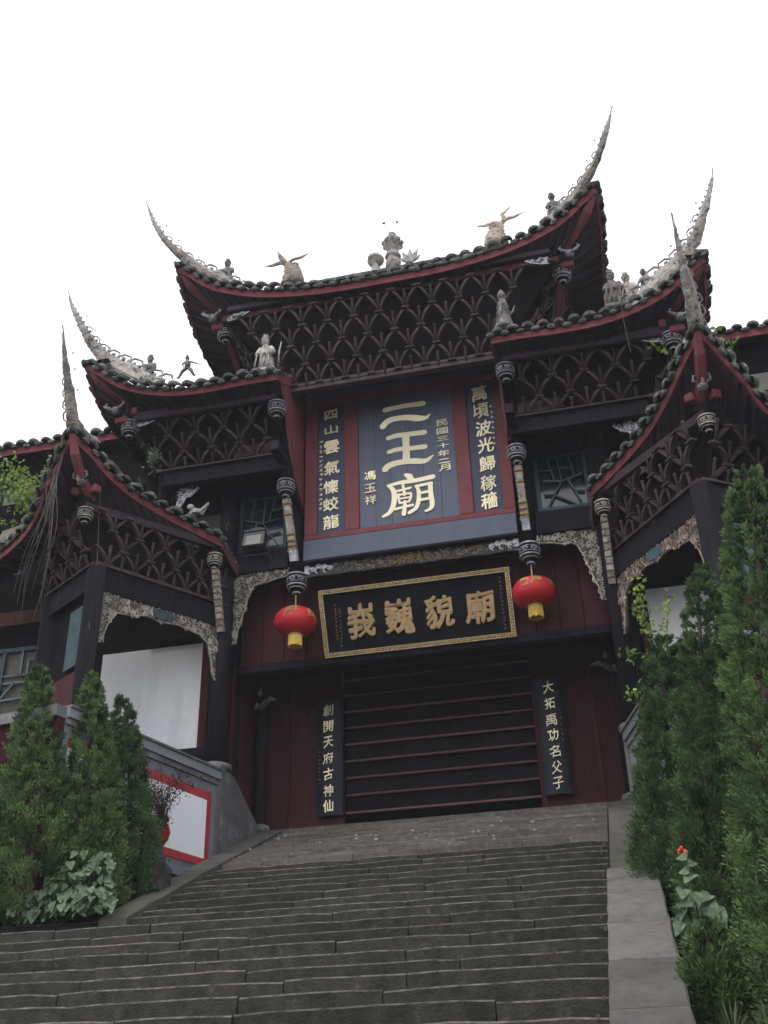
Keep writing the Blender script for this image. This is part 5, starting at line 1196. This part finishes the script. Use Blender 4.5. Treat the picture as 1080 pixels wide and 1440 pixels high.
# large heart-shaped leaves
def heart(name, m, fold=.18):
    pts = [(0, 0), (.16, -.10), (.38, -.06), (.50, .14), (.46, .40), (.28, .68), (0, 1.0), (-.28, .68), (-.46, .40), (-.50, .14), (-.38, -.06), (-.16, -.10)]
    mid = [(0, 0), (0, .35), (0, .7), (0, 1.0)]
    v = [(x, y, fold*abs(x)-.25*y*y+.04*math.sin(8*y)) for x, y in pts]+[(0, .35, -.03), (0, .7, -.125)]
    f = [(0, 1, 2, 12), (2, 3, 4, 12), (4, 5, 13, 12), (5, 6, 13), (0, 12, 10, 11), (10, 12, 8, 9), (8, 12, 13, 7), (7, 13, 6)]
    me = npmesh_any(name, v, f, m); return me
def npmesh_any(name, v, f, m):
    me = bpy.data.meshes.new(name); me.from_pydata(v, [], f); me.materials.append(M[m]); a = me.attributes.new('tint', 'FLOAT', 'FACE')
    tt = random.uniform(0, .3)
    for d in a.data: d.value = tt+random.uniform(-.05, .05)
    me.polygons.foreach_set('use_smooth', [True]*len(f)); return me
HL = [heart('leaf', 'leafpale') for k in range(4)]
def bigleaf_plant(x, y, z, rx, ry, hz, n, size, label, seed, group, flower=False):
    t = empty('broad_leaf_plant', (x, y, z), label, 'plant', group); rr = random.Random(seed); mb = MB()
    for i in range(n):
        a = rr.uniform(0, 6.28); q = math.sqrt(rr.uniform(0, 1)); px, py = x+rx*q*math.cos(a), y+ry*q*math.sin(a); pz = z+hz*rr.uniform(.1, 1)*(1-.45*q)
        face = Vector((rr.uniform(-.5, .5), -1, rr.uniform(.25, 1.0))).normalized(); dn = Vector((rr.uniform(-.7, .7), -.2, -rr.uniform(.35, 1))).normalized()
        zd = (face+Vector((rr.uniform(-.5, .5), 0, rr.uniform(-.3, .5)))).normalized(); yd = (dn-zd*dn.dot(zd)).normalized(); xd = yd.cross(zd); s_ = size*rr.uniform(.7, 1.2)
        inst('leaf', rr.choice(HL), (px, py, pz), Matrix((xd, yd, zd)).transposed(), t, (s_, s_*1.05, s_))
        mb.tube([(x+(px-x)*.5, y+(py-y)*.5, z-.05), (px*.8+x*.2, py*.8+y*.2, pz*.7+z*.3), (px, py, pz)], [.007, .006, .004], 4)
    obj('stems', mb, 'leafdark', t)
    if flower:
        fx, fy, fz = x-.05, y+.1, z+hz*1.25; obj('flower_stem', MB().tube([(x, y, z), (fx, fy, fz)], [.008, .005], 4), 'leaflight', t)
        mb = MB()
        for k in range(7): a = k*.9; mb.ball((fx+.035*math.cos(a), fy+.03*math.sin(a), fz+.02*(k % 3)), .017, 6, 4)
        obj('flower', mb, 'flower', t)
        for k in range(4):
            zd = Vector((rr.uniform(-.4, .4), -1, .7)).normalized(); yd = Vector(((-1)**k, -.1, .3)); yd = (yd-zd*yd.dot(zd)).normalized()
            inst('leaf', HL[k], (x+(fx-x)*.6, y, z+hz*(.85+.1*k)), Matrix((yd.cross(zd), yd, zd)).transposed(), t, (size*.7,)*3)
BG = 'broad-leaved plants in the left bed'
bigleaf_plant(-6.80, 12.72, 2.4, .42, .14, .92, 84, .13, 'tall clump of pale heart-shaped leaves against the middle conifer', 1, BG)
bigleaf_plant(-6.98, 12.55, 2.33, .72, .12, .42, 100, .12, 'low pale leafy clump at the top of the wide steps', 2, BG)
bigleaf_plant(-7.85, 12.5, 2.33, .42, .13, .5, 44, .13, 'pale leafy clump at the left picture edge', 3, BG)
bigleaf_plant(.50, 10.05, 1.28, .24, .16, .60, 34, .14, 'pale broad leaves beside the right kerb with a small red flower above them', 4, 'broad-leaved plants by the right kerb', True)
bigleaf_plant(.62, 9.9, 1.0, .2, .2, .35, 8, .11, 'small pale leaves low in the shade right of the kerb', 5, 'broad-leaved plants by the right kerb')

def leafy(name, label, cat, stems, m, nleaf, size, spread, seed, group=None, sm='bark', aspect=.5, r0=.012, droop=0, base=None):
    """branches given as point lists, with leaf quads along them"""
    b0 = base or stems[0][0]; t = empty(name, tuple(b0), label, cat, group); r = np.random.default_rng(seed); mb = MB(); C, D = [], []
    for S in stems:
        L = smoothline(S, 14); mb.tube(L, [max(.003, r0*(1-i/15)) for i in range(14)], 4)
        k = max(2, int(nleaf*sum((a-b).length for a, b in zip(L, L[1:]))))
        for i in range(k):
            j = int(r.integers(2, 14)); p = np.array(L[j])+r.normal(size=3)*spread; C.append(p); d = r.normal(size=3)+np.array([0, -.2, -droop]); D.append(d)
    obj('branches', mb, sm, t); C = np.array(C); D = np.array(D); n = len(C)
    V, F = leaves(C, D, r.uniform(.6, 1.2, n)*size, r.uniform(.6, 1.2, n)*size*aspect*1.4)
    inst('foliage', npmesh('foliage', V-np.array(tuple(b0)), F, m, r.uniform(-.1, .4, n)), tuple(b0), (0, 0, 0), t)
# sapling leaning in from the right in front of the right column
p = Vector((.86, 13.0, 4.1))
leafy('sapling', 'light green sapling reaching up between the conifers and the right column', 'sapling',
      [[p, p+Vector((-.12, 0, .8)), p+Vector((-.28, 0, 1.5)), p+Vector((-.30, 0, 2.05))], [p+Vector((-.1, 0, .7)), p+Vector((-.02, 0, 1.3)), p+Vector((.08, 0, 1.75))], [p+Vector((-.08, 0, .6)), p+Vector((-.32, 0, .95)), p+Vector((-.62, 0, 1.02))], [p+Vector((-.05, 0, .2)), p+Vector((-.3, 0, .42)), p+Vector((-.62, 0, .48))], [p+Vector((-.22, 0, 1.2)), p+Vector((-.36, 0, 1.6)), p+Vector((-.4, 0, 1.75))]], 'leaflight', 75, .075, .05, 21)
# purple-leaved dwarf shrub by the low wall
p = Vector((-6.70, 14.6, 3.75)); st = []
for k in range(22):
    a = random.uniform(-1.3, 1.1); h_ = random.uniform(.75, 1.0)-.10*abs(a); st.append([p, p+Vector((a*.12, random.uniform(-.1, .1), h_*.6)), p+Vector((a*.46, random.uniform(-.15, .15), h_))])
leafy('dwarf_shrub', 'bare-stemmed purple-leaved dwarf shrub in front of the white low wall', 'shrub', st, 'purple', 150, .03, .05, 22, r0=.011)
# strap-leaved tufts
def tuft(x, y, z, h, n, label, seed, group=None, m='grass'):
    r = np.random.default_rng(seed); V, F, T = [], [], []
    for i in range(n):
        a = r.uniform(0, 6.28); q = r.uniform(.2, 1); hh = h*r.uniform(.6, 1.1); w_ = r.uniform(.006, .011); b = len(V)
        sx, sy = -math.sin(a), math.cos(a)
        for k in range(5):
            t = k/4; rad = q*h*.75*t**1.4; zz = hh*(t-.55*q*t*t*1.3); ww = w_*(1-t*.85)
            for s_ in (-1, 1): V.append((rad*math.cos(a)+s_*ww*sx, rad*math.sin(a)+s_*ww*sy, zz))
        for k in range(4): F.append((b+2*k, b+2*k+1, b+2*k+3, b+2*k+2)); T.append(r.uniform(-.1, .45))
    o = bpy.data.objects.new('strap_leaf_tuft', npmesh('strap_leaf_tuft', V, F, m, T)); link(o, None, (x, y, z)); tag(o, label, 'plant', group)
tuft(-6.66, 12.98, 2.38, .42, 260, 'tuft of arching strap leaves beside the left kerb', 1)
tuft(.52, 8.55, .28, .5, 200, 'tuft of pale blades at the foot of the right kerb', 2)
tuft(.74, 8.35, .22, .5, 200, 'tuft of pale blades in the lower right corner', 3)
# ground cover in both beds
def cover(name, boxes, m, n, size, label):
    r = np.random.default_rng(5); C = []
    for x0, x1, y0, y1, zf, hz in boxes:
        k = int(n*(x1-x0)*(y1-y0)); x = r.uniform(x0, x1, k); y = r.uniform(y0, y1, k); z = np.array([zf(a, b) for a, b in zip(x, y)])+r.uniform(0, hz, k); C.append(np.stack([x, y, z], 1))
    C = np.concatenate(C); k = len(C); V, F = leaves(C, r.normal(size=(k, 3))+np.array([0, -.3, .6]), r.uniform(.6, 1.3, k)*size, r.uniform(.5, 1, k)*size*.6)
    o = bpy.data.objects.new(name, npmesh(name, V, F, m, r.uniform(-.2, .35, k))); link(o, None, (0, 0, 0)); o['kind'] = 'stuff'; o['label'] = label
cover('ground_cover', [(-9.5, -6.6, 12.95, 16.4, terr, .28), (.42, 3.2, 7.0, 16.5, terr, .22)], 'leafdark', 900, .07, 'low dark leafy ground cover under the conifers')
# creeper and small plants growing on the roofs
def bunch(p, dirs, seed, label, m='leaflight', nm='roof_plant', nl=60, size=.085, spread=.07, cat='plant', group=None, r0=.008):
    p = Vector(p); leafy(nm, label, cat, [[p, p+Vector(d)*.5+Vector((0, 0, .04)), p+Vector(d)] for d in dirs], m, nl, size, spread, seed, group, r0=r0)
bunch(G(-7.4, 16.3, 10.9), [(-1.3, .0, .75), (-.6, 0, .95), (-1.5, 0, 1.1), (.1, 0, .8), (-.9, 0, .3), (.35, 0, 1.15), (-1.0, 0, 1.25), (-.3, -.1, .2)], 31, 'light green leafy branches over the hall roof at the left edge', nl=95, size=.11, spread=.11)
bunch(G(-7.2, 15.9, 10.2), [(-.3, 0, .5), (.2, 0, .35), (-.8, 0, .2), (-.1, -.1, .1)], 32, 'small green weeds growing on the left lower roof', nl=70, size=.07, spread=.06)
bunch(G(5.6, 15.6, 10.9), [(.1, 0, .9), (-.35, 0, 1.3), (.4, 0, 1.1), (-.7, 0, 1.15), (.7, 0, .8), (0, 0, .5)], 33, 'light green leafy sprays above the right wing roof', nl=42, size=.13, spread=.09)
bunch(G(-4.55, 15.35, 11.25), [(-.1, 0, -.45), (.12, 0, -.35), (.02, 0, -.6)], 34, 'dark hanging leaves under the left middle eave', m='leafpale', nl=55, size=.07, spread=.06)
bunch(G(-3.2, 15.45, 13.25) if False else G(-4.5, 15.3, 12.75), [(.25, 0, .12), (-.15, 0, .1)], 35, 'moss and weeds on the left middle roof', m='leaflight', nl=80, size=.04, spread=.04)
bunch(G(4.9, 16.1, 10.3), [(-.1, -.1, .4), (.1, -.1, .3)], 36, 'weeds sprouting behind the right wing eave', m='leafdark', nl=60, size=.06, spread=.05)
for k, (q, sd2) in enumerate((((-3.5, 16.6, 9.9), 41), ((-4.6, 15.0, 10.15), 42))):
    tuft(XC+q[0], q[1], q[2], .3, 40, 'dry grass tuft on the left wing roof' + (' beside the window' if k == 0 else ' near its corner'), sd2)
# moss on the eaves
r = np.random.default_rng(77)
# hanging vines on the left wing
vn = empty('hanging_vines', G(-5.55, 14.2, 9.9), 'long dry vines hanging from the left wing roof corner', 'vine')
for k in range(15):
    x0 = -5.48-.05*random.random()*4; z0 = random.uniform(9.7, 10.8); x1 = x0-random.uniform(-.15, .65); L = random.uniform(1.2, 2.9)
    pts = [G(x0-.12*(10.8-z0), 14.0, z0), G(x0*.7+x1*.3+random.uniform(-.1, .1), 13.95, z0-L*.35+random.uniform(-.1, .1)), G(x0*.35+x1*.65+random.uniform(-.12, .12), 13.95, z0-L*.7), G(x1, 13.95, z0-L)]
    obj('vine_strand', MB().tube(smoothline(pts, 16), [.007*(1-i/22) for i in range(16)], 4), 'vine', vn)
# rock and red glazed pot by the low wall
mb = MB().lathe((-6.60, 14.15, 2.80), [(.26, 0), (.25, .25), (.20, .45), (.12, .62), (.05, .70)], 12).jit(.14); tag(obj('garden_rock', mb, 'darkrock'), 'dark boulder standing in the bed beside the left kerb', 'rock')
ptx = (-6.86, 14.8, 3.62)
pot = empty('flower_pot', ptx, 'small bright red glazed pot half hidden behind the dwarf shrub', 'pot')
obj('pot_body', MB().lathe(ptx, [(.10, 0), (.17, .08), (.20, .2), (.17, .30), (.13, .34), (.16, .38)], 14), 'terracotta', pot, smooth=True)
obj('pot_rim', MB().lathe((ptx[0], ptx[1], ptx[2]+.38), [(.16, 0), (.175, .02), (.16, .04)], 14), 'terracotta', pot, smooth=True)
